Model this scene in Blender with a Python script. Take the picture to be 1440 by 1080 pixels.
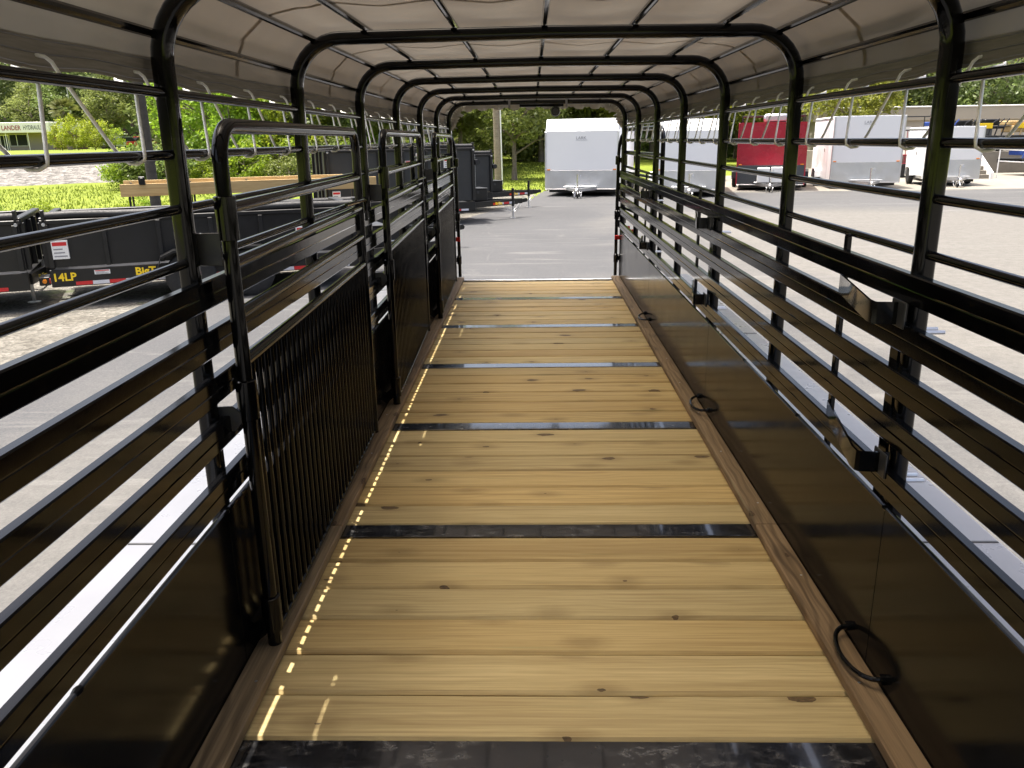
import bpy, bmesh, math, random
from mathutils import Vector, Matrix, noise as mnoise
R_ = math.radians
rnd = random.Random(7)
scn = bpy.context.scene
col = scn.collection
for o in list(bpy.data.objects): bpy.data.objects.remove(o)

# ------------------------------------------------------------------ camera
cam = bpy.data.cameras.new('camera'); camo = bpy.data.objects.new('camera', cam); col.objects.link(camo)
cam.sensor_width = 36; cam.lens = 1140.57/1440*36; cam.clip_start = .02; cam.clip_end = 2000
pt, yw, ro = .2929, .0283, -.0159
cp, sp, cy, sy = math.cos(pt), math.sin(pt), math.cos(yw), math.sin(yw)
F = Vector((-sy*cp, cy*cp, -sp)); r0 = Vector((cy, sy, 0)); u0 = r0.cross(F)
Rv = math.cos(ro)*r0+math.sin(ro)*u0; Uv = math.cos(ro)*u0-math.sin(ro)*r0
m = Matrix((Rv, Uv, -F)).transposed().to_4x4(); m.translation = (-.0514, 0, 1.575)
camo.matrix_world = m
scn.camera = camo
# ------------------------------------------------------------------ sky, sun, exposure
SUN = Vector((-.21, .085, 1)).normalized()
w = bpy.data.worlds.new('World'); scn.world = w; w.use_nodes = True
nt = w.node_tree; nt.nodes.clear()
sky = nt.nodes.new('ShaderNodeTexSky'); sky.sky_type = 'NISHITA'; sky.sun_disc = False
sky.sun_elevation = math.asin(SUN.z); sky.sun_rotation = math.atan2(SUN.x, SUN.y)
sky.air_density = 1.0; sky.dust_density = 9.5; sky.ozone_density = .6
bg = nt.nodes.new('ShaderNodeBackground'); bg.inputs[1].default_value = .15
wo = nt.nodes.new('ShaderNodeOutputWorld')
nt.links.new(sky.outputs[0], bg.inputs[0]); nt.links.new(bg.outputs[0], wo.inputs[0])
sl = bpy.data.lights.new('sun', 'SUN'); sl.energy = 3.8; sl.angle = R_(.55); sl.color = (1, .96, .89)
slo = bpy.data.objects.new('sun', sl); col.objects.link(slo)
slo.rotation_euler = (-SUN).to_track_quat('-Z', 'Y').to_euler(); slo.location = (0, 0, 60)
vs = scn.view_settings; vs.view_transform = 'Standard'; vs.look = 'None'; vs.gamma = 1; vs.use_curve_mapping = False
vs.exposure = 1.3
scn.cycles.max_bounces = 10; scn.cycles.diffuse_bounces = 5; scn.cycles.glossy_bounces = 5
scn.cycles.transparent_max_bounces = 12; scn.cycles.sample_clamp_indirect = 6
scn.cycles.caustics_reflective = False; scn.cycles.caustics_refractive = True
GZ = -.6      # the yard's level; the stock trailer's deck is z = 0

# ------------------------------------------------------------------ materials
MAT = {}
class NT:
    def __init__(s, name):
        s.m = bpy.data.materials.new(name); s.m.use_nodes = True; s.t = s.m.node_tree; s.t.nodes.clear()
        s.out = s.n('OutputMaterial'); s.name = name; MAT[name] = s.m
    def n(s, ty, **kw):
        nd = s.t.nodes.new('ShaderNode'+ty)
        for k, v in kw.items(): setattr(nd, k, v)
        return nd
    def l(s, a, b): s.t.links.new(a, b)
    def coord(s, kind='Object', scale=(1, 1, 1), rot=(0, 0, 0), island=0):
        mp = s.n('Mapping'); mp.inputs['Scale'].default_value = scale; mp.inputs['Rotation'].default_value = rot
        if kind == 'Position':
            g = s.n('NewGeometry'); s.l(g.outputs['Position'], mp.inputs[0])
        else:
            tc = s.n('TexCoord'); s.l(tc.outputs[kind], mp.inputs[0])
        if island:
            oi = s.n('ObjectInfo'); ml = s.n('Math', operation='MULTIPLY'); s.l(oi.outputs['Random'], ml.inputs[0]); ml.inputs[1].default_value = island
            cb = s.n('CombineXYZ'); s.l(ml.outputs[0], cb.inputs[0]); s.l(ml.outputs[0], cb.inputs[1]); s.l(ml.outputs[0], cb.inputs[2])
            s.l(cb.outputs[0], mp.inputs['Location'])
        return mp.outputs[0]
    def noise(s, vec, scale=5, detail=4, rough=.55, dist=0):
        nd = s.n('TexNoise'); s.l(vec, nd.inputs['Vector']); nd.inputs['Scale'].default_value = scale
        nd.inputs['Detail'].default_value = detail; nd.inputs['Roughness'].default_value = rough; nd.inputs['Distortion'].default_value = dist
        return nd.outputs['Fac']
    def ramp(s, fac, stops):
        nd = s.n('ValToRGB'); s.l(fac, nd.inputs[0]); e = nd.color_ramp.elements
        while len(e) < len(stops): e.new(.5)
        for el, (p, c) in zip(e, stops):
            el.position = p; el.color = (c, c, c, 1) if isinstance(c, (int, float)) else (*c, 1)
        return nd.outputs[0]
    def mix(s, fac, a, b, mode='MIX'):
        nd = s.n('Mix', data_type='RGBA', blend_type=mode)
        for sock, v in ((nd.inputs[0], fac), (nd.inputs[6], a), (nd.inputs[7], b)):
            if isinstance(v, (int, float)): sock.default_value = v
            elif isinstance(v, tuple): sock.default_value = (*v, 1)
            else: s.l(v, sock)
        return nd.outputs[2]
    def math(s, op, a, b=0):
        nd = s.n('Math', operation=op)
        for i, v in enumerate((a, b)):
            if isinstance(v, (int, float)): nd.inputs[i].default_value = v
            else: s.l(v, nd.inputs[i])
        return nd.outputs[0]
    def bump(s, h, strength=.3, dist=.01):
        nd = s.n('Bump'); nd.inputs['Strength'].default_value = strength; nd.inputs['Distance'].default_value = dist
        s.l(h, nd.inputs['Height']); return nd.outputs[0]
    def pbr(s, color, rough=.5, metal=0, normal=None, coat=0, spec=None, coat_rough=.05):
        b = s.n('BsdfPrincipled')
        for k, v in (('Base Color', color), ('Roughness', rough), ('Metallic', metal), ('Coat Weight', coat), ('Coat Roughness', coat_rough)):
            if isinstance(v, (int, float)): b.inputs[k].default_value = v
            elif isinstance(v, tuple): b.inputs[k].default_value = (*v, 1)
            else: s.l(v, b.inputs[k])
        if spec is not None: b.inputs['Specular IOR Level'].default_value = spec
        if normal: s.l(normal, b.inputs['Normal'])
        s.b = b; s.l(b.outputs[0], s.out.inputs[0]); return b
def plain(name, color, rough=.5, metal=0, var=.12, nscale=6, coat=0, bump=0):
    t = NT(name); v = t.coord('Object', island=20)
    f = t.noise(v, nscale, 5, .6)
    lo = tuple(c*(1-var) for c in color); hi = tuple(min(1, c*(1+var)) for c in color)
    c = t.ramp(f, [(.3, lo), (.7, hi)])
    rr = t.ramp(t.noise(v, nscale*2.3, 4), [(.3, max(.02, rough-.06)), (.7, min(1, rough+.08))])
    t.pbr(c, rr, metal, t.bump(f, bump, .01) if bump else None, coat)
    return t.m
# black gloss paint of the stock trailer: orange peel, faint dust
t = NT('black_paint'); v = t.coord('Position')
dust = t.ramp(t.noise(v, 3.5, 6, .65), [(.45, 0), (.8, 1)])
c = t.mix(dust, (.0022, .0022, .0025), (.007, .0068, .0065))
rr = t.ramp(t.noise(v, 9, 5, .6), [(.3, .07), (.75, .15)])
t.pbr(c, rr, 0, t.bump(t.noise(v, 55, 2), .03, .002), 0, .27)
t = NT('slat_paint'); v = t.coord('Position')
c = t.mix(t.ramp(t.noise(v, 3.5, 6, .65), [(.45, 0), (.8, 1)]), (.002, .002, .0023), (.006, .006, .006))
t.pbr(c, t.ramp(t.noise(v, 7, 5, .6), [(.3, .06), (.75, .14)]), 0, t.bump(t.noise(v, 50, 2), .03, .002), 0, .2)
t = NT('panel_paint'); v = t.coord('Position')
c = t.mix(t.ramp(t.noise(v, 2.5, 6, .7), [(.4, 0), (.8, 1)]), (.003, .003, .003), (.009, .0085, .0075))
rr = t.ramp(t.noise(v, 4, 6, .65), [(.3, .10), (.8, .23)])
t.pbr(c, rr, 0, t.bump(t.noise(t.coord('Position', (1, .5, 1)), 2.2, 2), .10, .02), 0, .13)
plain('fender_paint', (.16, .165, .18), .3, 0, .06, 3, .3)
plain('satin_black', (.005, .005, .0055), .38, 0, .3, 4)
plain('plate_grey', (.035, .035, .036), .45, 0, .2, 8)
plain('rubber', (.018, .018, .018), .85, 0, .3, 12)
plain('galvanised', (.55, .56, .58), .38, .9, .15, 20)
plain('aluminium', (.66, .67, .68), .35, .85, .08, 1.2)
plain('chrome', (.75, .75, .76), .12, 1, .05, 5)
plain('white_gel', (.74, .755, .77), .45, 0, .02, .8)
plain('white_paint', (.8, .8, .79), .4, 0, .04, 3)
plain('red_gel', (.30, .012, .028), .25, 0, .12, 1.2, .3)
plain('dark_guard', (.05, .055, .062), .45, 0, .15, 30)
plain('grey_bin', (.024, .026, .028), .4, 0, .25, 1.5)
plain('yellow_vinyl', (.95, .66, .02), .4, 0, .03)
plain('red_tape', (.55, .02, .025), .3, 0, .1, 40)
plain('silver_tape', (.62, .63, .68), .3, 0, .08, 40)
plain('sticker_white', (.75, .75, .73), .45, 0, .1, 60)
plain('sticker_text', (.25, .25, .27), .5)
plain('orange_lens', (.9, .28, .01), .25)
plain('red_lens', (.55, .02, .02), .2)
plain('rope_white', (.86, .86, .83), .8, 0, .12, 90, 0, .4)
plain('concrete', (.20, .182, .15), .85, 0, .12, 2, 0, .3)
plain('beige_wall', (.36, .325, .27), .8, 0, .05, .5)
plain('glass_dark', (.02, .025, .028), .06, 0, .1)
plain('teal_hose', (.12, .45, .45), .5)
plain('blue_paint', (.02, .05, .22), .35, 0, .2)
plain('silver_car', (.45, .50, .52), .25, .4, .05, 2, .5)
plain('red_car', (.42, .02, .03), .25, 0, .05, 2, .5)
plain('red_text', (.30, .03, .05), .6); plain('dark_text', (.09, .10, .12), .6)
plain('tarp_roll', (.012, .012, .013), .62, 0, .3, 14, 0, .5)
# tarp fabric: lets part of the sunlight through
t = NT('tarp_fabric'); v = t.coord('Position')
wv = t.noise(v, 420, 1); wr = t.noise(t.coord('Position', (1, .6, 1)), 3.2, 4, .55, .4)
bn = t.bump(wv, .12, .001); b2 = t.n('Bump'); b2.inputs['Strength'].default_value = .35; b2.inputs['Distance'].default_value = .03
t.l(wr, b2.inputs['Height']); t.l(bn, b2.inputs['Normal'])
blot = t.noise(v, 1.1, 5, .6)
df = t.n('BsdfDiffuse'); tr = t.n('BsdfTranslucent'); mx = t.n('MixShader'); mx.inputs[0].default_value = .062
rf = t.n('BsdfRefraction'); rf.inputs['IOR'].default_value = 1.4; rf.inputs['Roughness'].default_value = .85; rf.inputs['Color'].default_value = (.86, .81, .72, 1); mf = t.n('MixShader'); mf.inputs[0].default_value = .215
t.l(t.ramp(blot, [(.3, (.29, .25, .205)), (.7, (.35, .305, .25))]), df.inputs[0])
t.l(t.ramp(blot, [(.3, (.41, .355, .295)), (.7, (.49, .43, .36))]), tr.inputs[0])
t.l(b2.outputs[0], df.inputs['Normal']); t.l(b2.outputs[0], tr.inputs['Normal'])
t.l(df.outputs[0], mx.inputs[1]); t.l(tr.outputs[0], mx.inputs[2]); t.l(mx.outputs[0], mf.inputs[1]); t.l(rf.outputs[0], mf.inputs[2]); t.l(mf.outputs[0], t.out.inputs[0])
t = NT('tarp_hem_fabric'); v = t.coord('Position')
df = t.n('BsdfDiffuse'); tr = t.n('BsdfTranslucent'); mx = t.n('MixShader'); mx.inputs[0].default_value = .15
c = t.ramp(t.noise(t.coord('Position', (1, .3, 5)), 30, 4, .6), [(.3, (.24, .225, .20)), (.7, (.33, .31, .28))])
t.l(c, df.inputs[0]); t.l(c, tr.inputs[0]); t.l(df.outputs[0], mx.inputs[1]); t.l(tr.outputs[0], mx.inputs[2]); t.l(mx.outputs[0], t.out.inputs[0])
plain('valance_fabric', (.58, .56, .52), .8, 0, .1, 5)
# wood
def wood(name, dark, mid, light, along, knots=True, rough=.62, rw=1.0):
    t = NT(name)
    # along: 0 -> grain runs along local x, 1 -> along local y
    sc = lambda a, b: (a, b, b) if along == 0 else (b, a, b)
    v = t.coord('Object', (1, 1, 1), (0, 0, 0), 37)
    def scaled(s3):
        mp = t.n('Mapping'); mp.inputs['Scale'].default_value = s3; t.l(v, mp.inputs[0]); return mp.outputs[0]
    big = t.noise(scaled(sc(.9, 5)), 1.5, 3, .5, .6)
    # growth rings: cathedral figure from distorted bands
    rings = t.n('TexWave', wave_type='BANDS', bands_direction='Y' if along == 0 else 'X')
    t.l(scaled(sc(.35, 1)), rings.inputs['Vector']); rings.inputs['Scale'].default_value = 9
    rings.inputs['Distortion'].default_value = 16; rings.inputs['Detail'].default_value = 2; rings.inputs['Detail Scale'].default_value = .5
    fine = t.noise(scaled(sc(3, 150)), 1, 5, .6)
    c = t.mix(t.ramp(big, [(.3, 0), (.7, 1)]), mid, light)
    c = t.mix(t.math('MULTIPLY', t.math('MULTIPLY', t.ramp(rings.outputs['Fac'], [(.5, 0), (.95, 1)]), t.ramp(t.noise(scaled(sc(.7, 3)), 1.3, 2), [(.35, .03), (.7, .26)])), rw), c, dark)
    c = t.mix(t.math('MULTIPLY', t.ramp(fine, [(.43, 0), (.72, 1)]), .46), c, dark)
    strk = t.noise(scaled(sc(.45, 26)), 1.2, 4, .6)
    c = t.mix(t.math('MULTIPLY', t.ramp(strk, [(.47, 0), (.68, 1)]), .48), c, dark)
    oi = t.n('ObjectInfo')
    hv = t.n('HueSaturation'); t.l(c, hv.inputs['Color'])
    t.l(t.math('ADD', t.math('MULTIPLY', oi.outputs['Random'], .22), .86), hv.inputs['Value'])
    rm = t.math('FRACT', t.math('MULTIPLY', oi.outputs['Random'], 7.31))
    t.l(t.math('ADD', t.math('MULTIPLY', rm, .010), .496), hv.inputs['Hue'])
    t.l(t.math('ADD', t.math('MULTIPLY', rm, -.13), 1.03), hv.inputs['Saturation'])
    c = hv.outputs[0]
    if knots:
        vo = t.n('TexVoronoi', voronoi_dimensions='2D'); t.l(scaled(sc(2.1, 4.2)), vo.inputs['Vector']); vo.inputs['Scale'].default_value = 1; vo.inputs['Randomness'].default_value = 1
        wob = t.math('MULTIPLY', t.math('SUBTRACT', t.noise(scaled(sc(9, 30)), 1, 4), .5), .16)
        d = t.math('ADD', vo.outputs['Distance'], wob)
        sep = t.n('SeparateColor'); t.l(vo.outputs['Color'], sep.inputs[0])
        has = t.math('GREATER_THAN', sep.outputs[0], .33)
        halo = t.math('MULTIPLY', t.ramp(d, [(.06, 1), (.22, 0)]), has)
        c = t.mix(t.math('MULTIPLY', halo, .35), c, tuple(x*.55 for x in dark))
        size = t.math('MULTIPLY', t.math('MULTIPLY', sep.outputs[1], sep.outputs[1]), .10)
        core = t.math('MULTIPLY', t.math('LESS_THAN', d, size), has)
        c = t.mix(t.math('MULTIPLY', core, .82), c, t.ramp(t.noise(scaled(sc(60, 120)), 1, 4, .6), [(.35, (.02, .011, .006)), (.7, (.16, .085, .035))]))
        st = t.ramp(t.noise(scaled(sc(.8, 22)), 1.6, 3, .5), [(.66, 0), (.78, 1)])
        c = t.mix(t.math('MULTIPLY', st, .28), c, (.20, .26, .12))
    rr = t.ramp(fine, [(.3, rough-.08), (.8, rough+.12)])
    h = t.math('ADD', t.math('MULTIPLY', fine, .7), t.math('MULTIPLY', rings.outputs['Fac'], .35))
    t.pbr(c, rr, 0, t.bump(h, .22, .002), 0, .4)
wood('pine_plank', (.31, .185, .058), (.575, .415, .165), (.65, .49, .21), 0)
wood('curb_wood', (.075, .046, .022), (.25, .165, .08), (.34, .235, .125), 1, True, .7, 2.6)
wood('timber', (.33, .19, .06), (.50, .34, .14), (.58, .42, .19), 0, False)
wood('pole_wood', (.10, .075, .055), (.23, .18, .14), (.30, .25, .20), 0, False, .85)
wood('pole_creosote', (.018, .017, .015), (.042, .038, .034), (.065, .06, .054), 0, False, .85)
wood('bark', (.08, .06, .045), (.17, .14, .11), (.25, .21, .17), 0, False, .9)
# worn steel strips across the deck
t = NT('strip_steel'); v = t.coord('Position')
wn = t.noise(t.coord('Position', (.5, 1, 1)), 28, 6, .7, .5)
big = t.noise(v, 3.1, 4, .6)
mk = t.math('MULTIPLY', t.ramp(wn, [(.5, 0), (.62, 1)]), t.ramp(big, [(.4, 0), (.62, 1)]))
c = t.mix(mk, (.007, .007, .008), (.11, .105, .098))
t.pbr(c, t.ramp(wn, [(.35, .14), (.7, .30)]), 0, t.bump(wn, .12, .002), 1, 1.0)
# yard
def ground_mat():
    t = NT('asphalt'); v = t.coord('Position')
    sx = t.n('SeparateXYZ'); t.l(v, sx.inputs[0])
    grit = t.noise(v, 60, 4, .75); mid = t.noise(v, 7, 5, .7); big = t.noise(v, .22, 5, .6, .6)
    asph = t.mix(t.ramp(big, [(.3, 0), (.7, 1)]), (.043, .045, .049), (.062, .064, .068))
    sand = t.mix(t.ramp(mid, [(.3, 0), (.75, 1)]), (.088, .084, .075), (.135, .129, .117))
    # sandy, worn towards the right (x > 2) and in drifts close to the stock trailer
    edge = t.math('ADD', sx.outputs[0], t.math('MULTIPLY', t.math('SUBTRACT', big, .5), 9))
    right = t.ramp(t.math('DIVIDE', t.math('SUBTRACT', edge, 1.2), 3.2), [(0, 0), (1, 1)])
    # repaved band in front of the row of cargo trailers
    yb = t.math('ADD', sx.outputs[1], t.math('MULTIPLY', t.math('SUBTRACT', big, .5), 3))
    band = t.math('MULTIPLY', t.ramp(t.math('DIVIDE', t.math('SUBTRACT', yb, 23.5), 3), [(0, 0), (1, 1)]), t.ramp(t.math('DIVIDE', t.math('SUBTRACT', yb, 33.0), .5), [(0, 1), (1, 0)]))
    right = t.math('MULTIPLY', right, t.math('SUBTRACT', 1, t.math('MULTIPLY', band, .85)))
    drift = t.math('MULTIPLY', t.ramp(t.noise(t.coord('Position', (1, .35, 1)), .8, 5, .65), [(.42, 0), (.64, 1)]), t.ramp(t.math('ABSOLUTE', sx.outputs[0]), [(0, .0), (1, 0)]))
    near = t.ramp(t.math('DIVIDE', t.math('ADD', edge, 5.5), 4.0), [(.1, 0), (.55, .62), (1, .1)])
    ahead = t.ramp(t.math('DIVIDE', sx.outputs[1], 9.0), [(.55, 1), (1, 0)])
    near = t.math('MULTIPLY', near, ahead)
    c = t.mix(t.math('MAXIMUM', right, near), asph, sand)
    trk = t.math('MAXIMUM', t.ramp(t.noise(t.coord('Position', (.25, 2.6, 1), (0, 0, .35)), 1.1, 5, .65, 1.2), [(.56, 0), (.70, 1)]), t.ramp(t.noise(t.coord('Position', (2.2, .5, 1), (0, 0, -.3)), .9, 6, .7, .9), [(.60, 0), (.74, .8)]))
    c = t.mix(t.math('MULTIPLY', trk, .5), c, (.16, .156, .148))
    c = t.mix(t.math('MULTIPLY', t.ramp(grit, [(.4, 0), (.7, 1)]), .28), c, (.19, .183, .17))
    c = t.mix(t.math('MULTIPLY', t.ramp(t.noise(v, 34, 4, .7), [(.3, 1), (.5, 0)]), .35), c, (.06, .06, .06))
    vc = t.n('TexVoronoi', feature='DISTANCE_TO_EDGE'); vv = t.n('Mapping'); t.l(v, vv.inputs[0])
    t.l(v, vc.inputs['Vector']); vc.inputs['Scale'].default_value = .23
    crk = t.math('MULTIPLY', t.math('LESS_THAN', t.math('ADD', vc.outputs['Distance'], t.math('MULTIPLY', t.math('SUBTRACT', mid, .5), .12)), .0), .12)
    c = t.mix(crk, c, (.05, .05, .05))
    t.pbr(c, .9, 0, t.bump(t.math('ADD', grit, mid), .5, .01), 0, .3)
ground_mat()
t = NT('gravel'); v = t.coord('Position')
vo = t.n('TexVoronoi'); t.l(v, vo.inputs['Vector']); vo.inputs['Scale'].default_value = 22
c = t.mix(.55, t.ramp(t.noise(v, 2, 6, .7), [(.3, (.085, .079, .066)), (.7, (.155, .147, .128))]), t.ramp(vo.outputs['Color'], [(.2, .25), (.8, .85)]), 'OVERLAY')
c = t.mix(t.ramp(t.noise(v, .9, 5, .65), [(.55, 0), (.7, 1)]), c, (.07, .10, .025))
t.pbr(c, .95, 0, t.bump(vo.outputs['Distance'], .7, .03), 0, .2)
t = NT('ballast_stone'); v = t.coord('Position')
vo = t.n('TexVoronoi'); t.l(v, vo.inputs['Vector']); vo.inputs['Scale'].default_value = 4.5
c = t.mix(.6, t.ramp(t.noise(v, 1.2, 6, .7), [(.3, (.11, .103, .095)), (.7, (.19, .182, .17))]), t.ramp(vo.outputs['Color'], [(.2, .25), (.8, .85)]), 'OVERLAY')
t.pbr(c, .95, 0, t.bump(vo.outputs['Distance'], .8, .15), 0, .2)
t = NT('grass_ground'); v = t.coord('Position')
f1 = t.noise(v, .35, 5, .6); f2 = t.noise(v, 9, 5, .75)
c = t.mix(t.ramp(f1, [(.3, 0), (.7, 1)]), (.115, .15, .014), (.17, .21, .02))
c = t.mix(t.math('MULTIPLY', t.ramp(f2, [(.35, 1), (.55, 0)]), .5), c, (.07, .095, .012))
t.pbr(c, .9, 0, t.bump(f2, .3, .04), 0, .2)
def leaf(name, a, b, trans=.35):
    t = NT(name); g = t.n('NewGeometry'); oi = t.n('ObjectInfo')
    c = t.mix(g.outputs['Random Per Island'], a, b)
    pn = t.noise(t.coord('Position'), .45, 3, .6)
    hv = t.n('HueSaturation'); t.l(c, hv.inputs['Color'])
    t.l(t.math('ADD', t.math('MULTIPLY', oi.outputs['Random'], .05), .475), hv.inputs['Hue'])
    t.l(t.math('ADD', t.math('MULTIPLY', pn, .7), .65), hv.inputs['Value'])
    df = t.n('BsdfDiffuse'); tr = t.n('BsdfTranslucent'); mx = t.n('MixShader'); mx.inputs[0].default_value = trans
    t.l(hv.outputs[0], df.inputs[0]); t.l(hv.outputs[0], tr.inputs[0])
    gl = t.n('BsdfGlossy'); gl.inputs['Roughness'].default_value = .45; gl.inputs[0].default_value = (.5, .5, .5, 1)
    m2 = t.n('MixShader'); m2.inputs[0].default_value = .05
    t.l(df.outputs[0], mx.inputs[1]); t.l(tr.outputs[0], mx.inputs[2]); t.l(mx.outputs[0], m2.inputs[1]); t.l(gl.outputs[0], m2.inputs[2]); t.l(m2.outputs[0], t.out.inputs[0])
leaf('leaf_oak', (.08, .11, .032), (.195, .24, .08), .5)
leaf('leaf_mid', (.12, .16, .035), (.25, .30, .085), .5)
leaf('leaf_bright', (.19, .28, .016), (.30, .40, .04), .55)
leaf('leaf_yellow', (.15, .175, .02), (.28, .30, .045), .5)
leaf('leaf_palm', (.10, .12, .03), (.22, .23, .075), .3)
leaf('grass_blade', (.12, .16, .014), (.19, .235, .025), .4)
# brick for the distant shop front
t = NT('brick_front'); v = t.coord('Object')
bt = t.n('TexBrick'); t.l(v, bt.inputs['Vector']); bt.inputs['Color1'].default_value = (.20, .085, .06, 1); bt.inputs['Color2'].default_value = (.27, .13, .095, 1)
bt.inputs['Mortar'].default_value = (.3, .26, .22, 1); bt.inputs['Scale'].default_value = 3.5
t.pbr(bt.outputs['Color'], .85)

# ------------------------------------------------------------------ mesh helpers
class MB:
    def __init__(s): s.v = []; s.f = []
    def add(s, vs, fs):
        b = len(s.v); s.v += [tuple(p) for p in vs]; s.f += [tuple(i+b for i in q) for q in fs]; return s
    def box(s, x0, x1, y0, y1, z0, z1, b=0, M=None):
        c = Vector(((x0+x1)/2, (y0+y1)/2, (z0+z1)/2)); h = ((x1-x0)/2, (y1-y0)/2, (z1-z0)/2)
        if b <= 0:
            vs = [c+Vector((sx*h[0], sy_*h[1], sz*h[2])) for sx in (-1, 1) for sy_ in (-1, 1) for sz in (-1, 1)]
            fs = [(0, 1, 3, 2), (4, 6, 7, 5), (0, 4, 5, 1), (2, 3, 7, 6), (0, 2, 6, 4), (1, 5, 7, 3)]
        else:
            b = min(b, min(h)*.9); vs = []; idx = {}
            for sx in (-1, 1):
                for sy_ in (-1, 1):
                    for sz in (-1, 1):
                        for a in range(3):
                            q = [sx*(h[0]-b), sy_*(h[1]-b), sz*(h[2]-b)]; q[a] = (sx, sy_, sz)[a]*h[a]
                            idx[sx, sy_, sz, a] = len(vs); vs.append(c+Vector(q))
            fs = []
            S = (-1, 1)
            for s_ in S:
                fs.append([idx[s_, j, k, 0] for j, k in ((-1, -1), (1, -1), (1, 1), (-1, 1))])
                fs.append([idx[j, s_, k, 1] for j, k in ((-1, -1), (1, -1), (1, 1), (-1, 1))])
                fs.append([idx[j, k, s_, 2] for j, k in ((-1, -1), (1, -1), (1, 1), (-1, 1))])
            for a_ in S:
                for b_ in S:
                    fs.append([idx[a_, b_, -1, 0], idx[a_, b_, 1, 0], idx[a_, b_, 1, 1], idx[a_, b_, -1, 1]])
                    fs.append([idx[a_, -1, b_, 0], idx[a_, 1, b_, 0], idx[a_, 1, b_, 2], idx[a_, -1, b_, 2]])
                    fs.append([idx[-1, a_, b_, 1], idx[1, a_, b_, 1], idx[1, a_, b_, 2], idx[-1, a_, b_, 2]])
                    for k in S: fs.append([idx[a_, b_, k, 0], idx[a_, b_, k, 1], idx[a_, b_, k, 2]])
        if M is not None: vs = [M @ p for p in vs]
        return s.add(vs, fs)
    def sweep(s, pts, prof, up=None, closed=False, cap=True, scales=None):
        pts = [Vector(p) for p in pts]; n = len(pts); k = len(prof); rings = []
        tn = []
        for i in range(n):
            a = pts[i-1] if (i > 0 or closed) else pts[i]; b = pts[(i+1) % n] if (i < n-1 or closed) else pts[i]
            tn.append((b-a).normalized())
        nv = Vector(up) if up else (Vector((0, 0, 1)) if abs(tn[0].z) < .9 else Vector((0, 1, 0)))
        vs = []
        for i in range(n):
            T = tn[i]
            if not up or True:
                nv = (nv-T*nv.dot(T))
                nv = nv.normalized() if nv.length > 1e-6 else T.orthogonal().normalized()
            bv = T.cross(nv); sc = scales[i] if scales else 1
            for (a, b) in prof: vs.append(pts[i]+nv*a*sc+bv*b*sc)
        fs = []
        for i in range(n if closed else n-1):
            j = (i+1) % n
            for q in range(k):
                r = (q+1) % k; fs.append((i*k+q, i*k+r, j*k+r, j*k+q))
        if cap and not closed: fs += [tuple(range(k-1, -1, -1)), tuple((n-1)*k+q for q in range(k))]
        return s.add(vs, fs)
    def tube(s, pts, r, n=10, **kw):
        return s.sweep(pts, [(r*math.cos(2*math.pi*i/n), r*math.sin(2*math.pi*i/n)) for i in range(n)], **kw)
    def lathe(s, prof, axis_o, axis='x', n=20):
        # prof: list of (distance along axis, radius)
        vs = []; fs = []; k = len(prof); o = Vector(axis_o)
        for i in range(n):
            a = 2*math.pi*i/n
            for d, r in prof:
                p = {'x': (d, r*math.cos(a), r*math.sin(a)), 'y': (r*math.cos(a), d, r*math.sin(a)), 'z': (r*math.cos(a), r*math.sin(a), d)}[axis]
                vs.append(o+Vector(p))
        for i in range(n):
            j = (i+1) % n
            for q in range(k-1): fs.append((i*k+q, i*k+q+1, j*k+q+1, j*k+q))
        fs.append(tuple(i*k for i in range(n))); fs.append(tuple(i*k+k-1 for i in range(n)))
        return s.add(vs, fs)
    def prism(s, poly, d0, d1, axis='y'):
        # poly in the plane across axis
        def P(a, b, d): return {'y': (a, d, b), 'x': (d, a, b), 'z': (a, b, d)}[axis]
        k = len(poly); vs = [P(a, b, d0) for a, b in poly]+[P(a, b, d1) for a, b in poly]
        fs = [tuple(range(k)), tuple(range(2*k-1, k-1, -1))]+[(i, (i+1) % k, k+(i+1) % k, k+i) for i in range(k)]
        return s.add(vs, fs)
    def mesh(s, name, mat, smooth=35, fix=True):
        me = bpy.data.meshes.new(name); me.from_pydata(s.v, [], s.f)
        if fix and len(s.f) < 30000:
            bm = bmesh.new(); bm.from_mesh(me); bmesh.ops.recalc_face_normals(bm, faces=bm.faces); bm.to_mesh(me); bm.free()
        if smooth:
            me.polygons.foreach_set('use_smooth', [True]*len(me.polygons)); me.set_sharp_from_angle(angle=R_(smooth))
        me.materials.append(MAT[mat]); me.update(); return me
    def build(s, name, mat, parent=None, smooth=35, fix=True, loc=None):
        return link(name, s.mesh(name, mat, smooth, fix), parent, loc)
def link(name, me, parent=None, loc=None, rot=None):
    o = bpy.data.objects.new(name, me); col.objects.link(o)
    if parent: o.parent = parent
    if loc is not None: o.location = loc
    if rot is not None: o.rotation_euler = rot
    return o
def tag(o, label=None, cat=None, group=None, kind=None):
    for k, v in (('label', label), ('category', cat), ('group', group), ('kind', kind)):
        if v: o[k] = v
    return o
def thing(name, label, cat, loc=(0, 0, 0), rz=0, group=None):
    o = bpy.data.objects.new(name, None); col.objects.link(o); o.location = loc; o.rotation_euler = (0, 0, rz); o.empty_display_size = .3
    return tag(o, label, cat, group)
def copy_tree(o, parent=None):
    c = o.copy(); col.objects.link(c); c.parent = parent
    for ch in list(o.children): copy_tree(ch, c)
    return c
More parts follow.
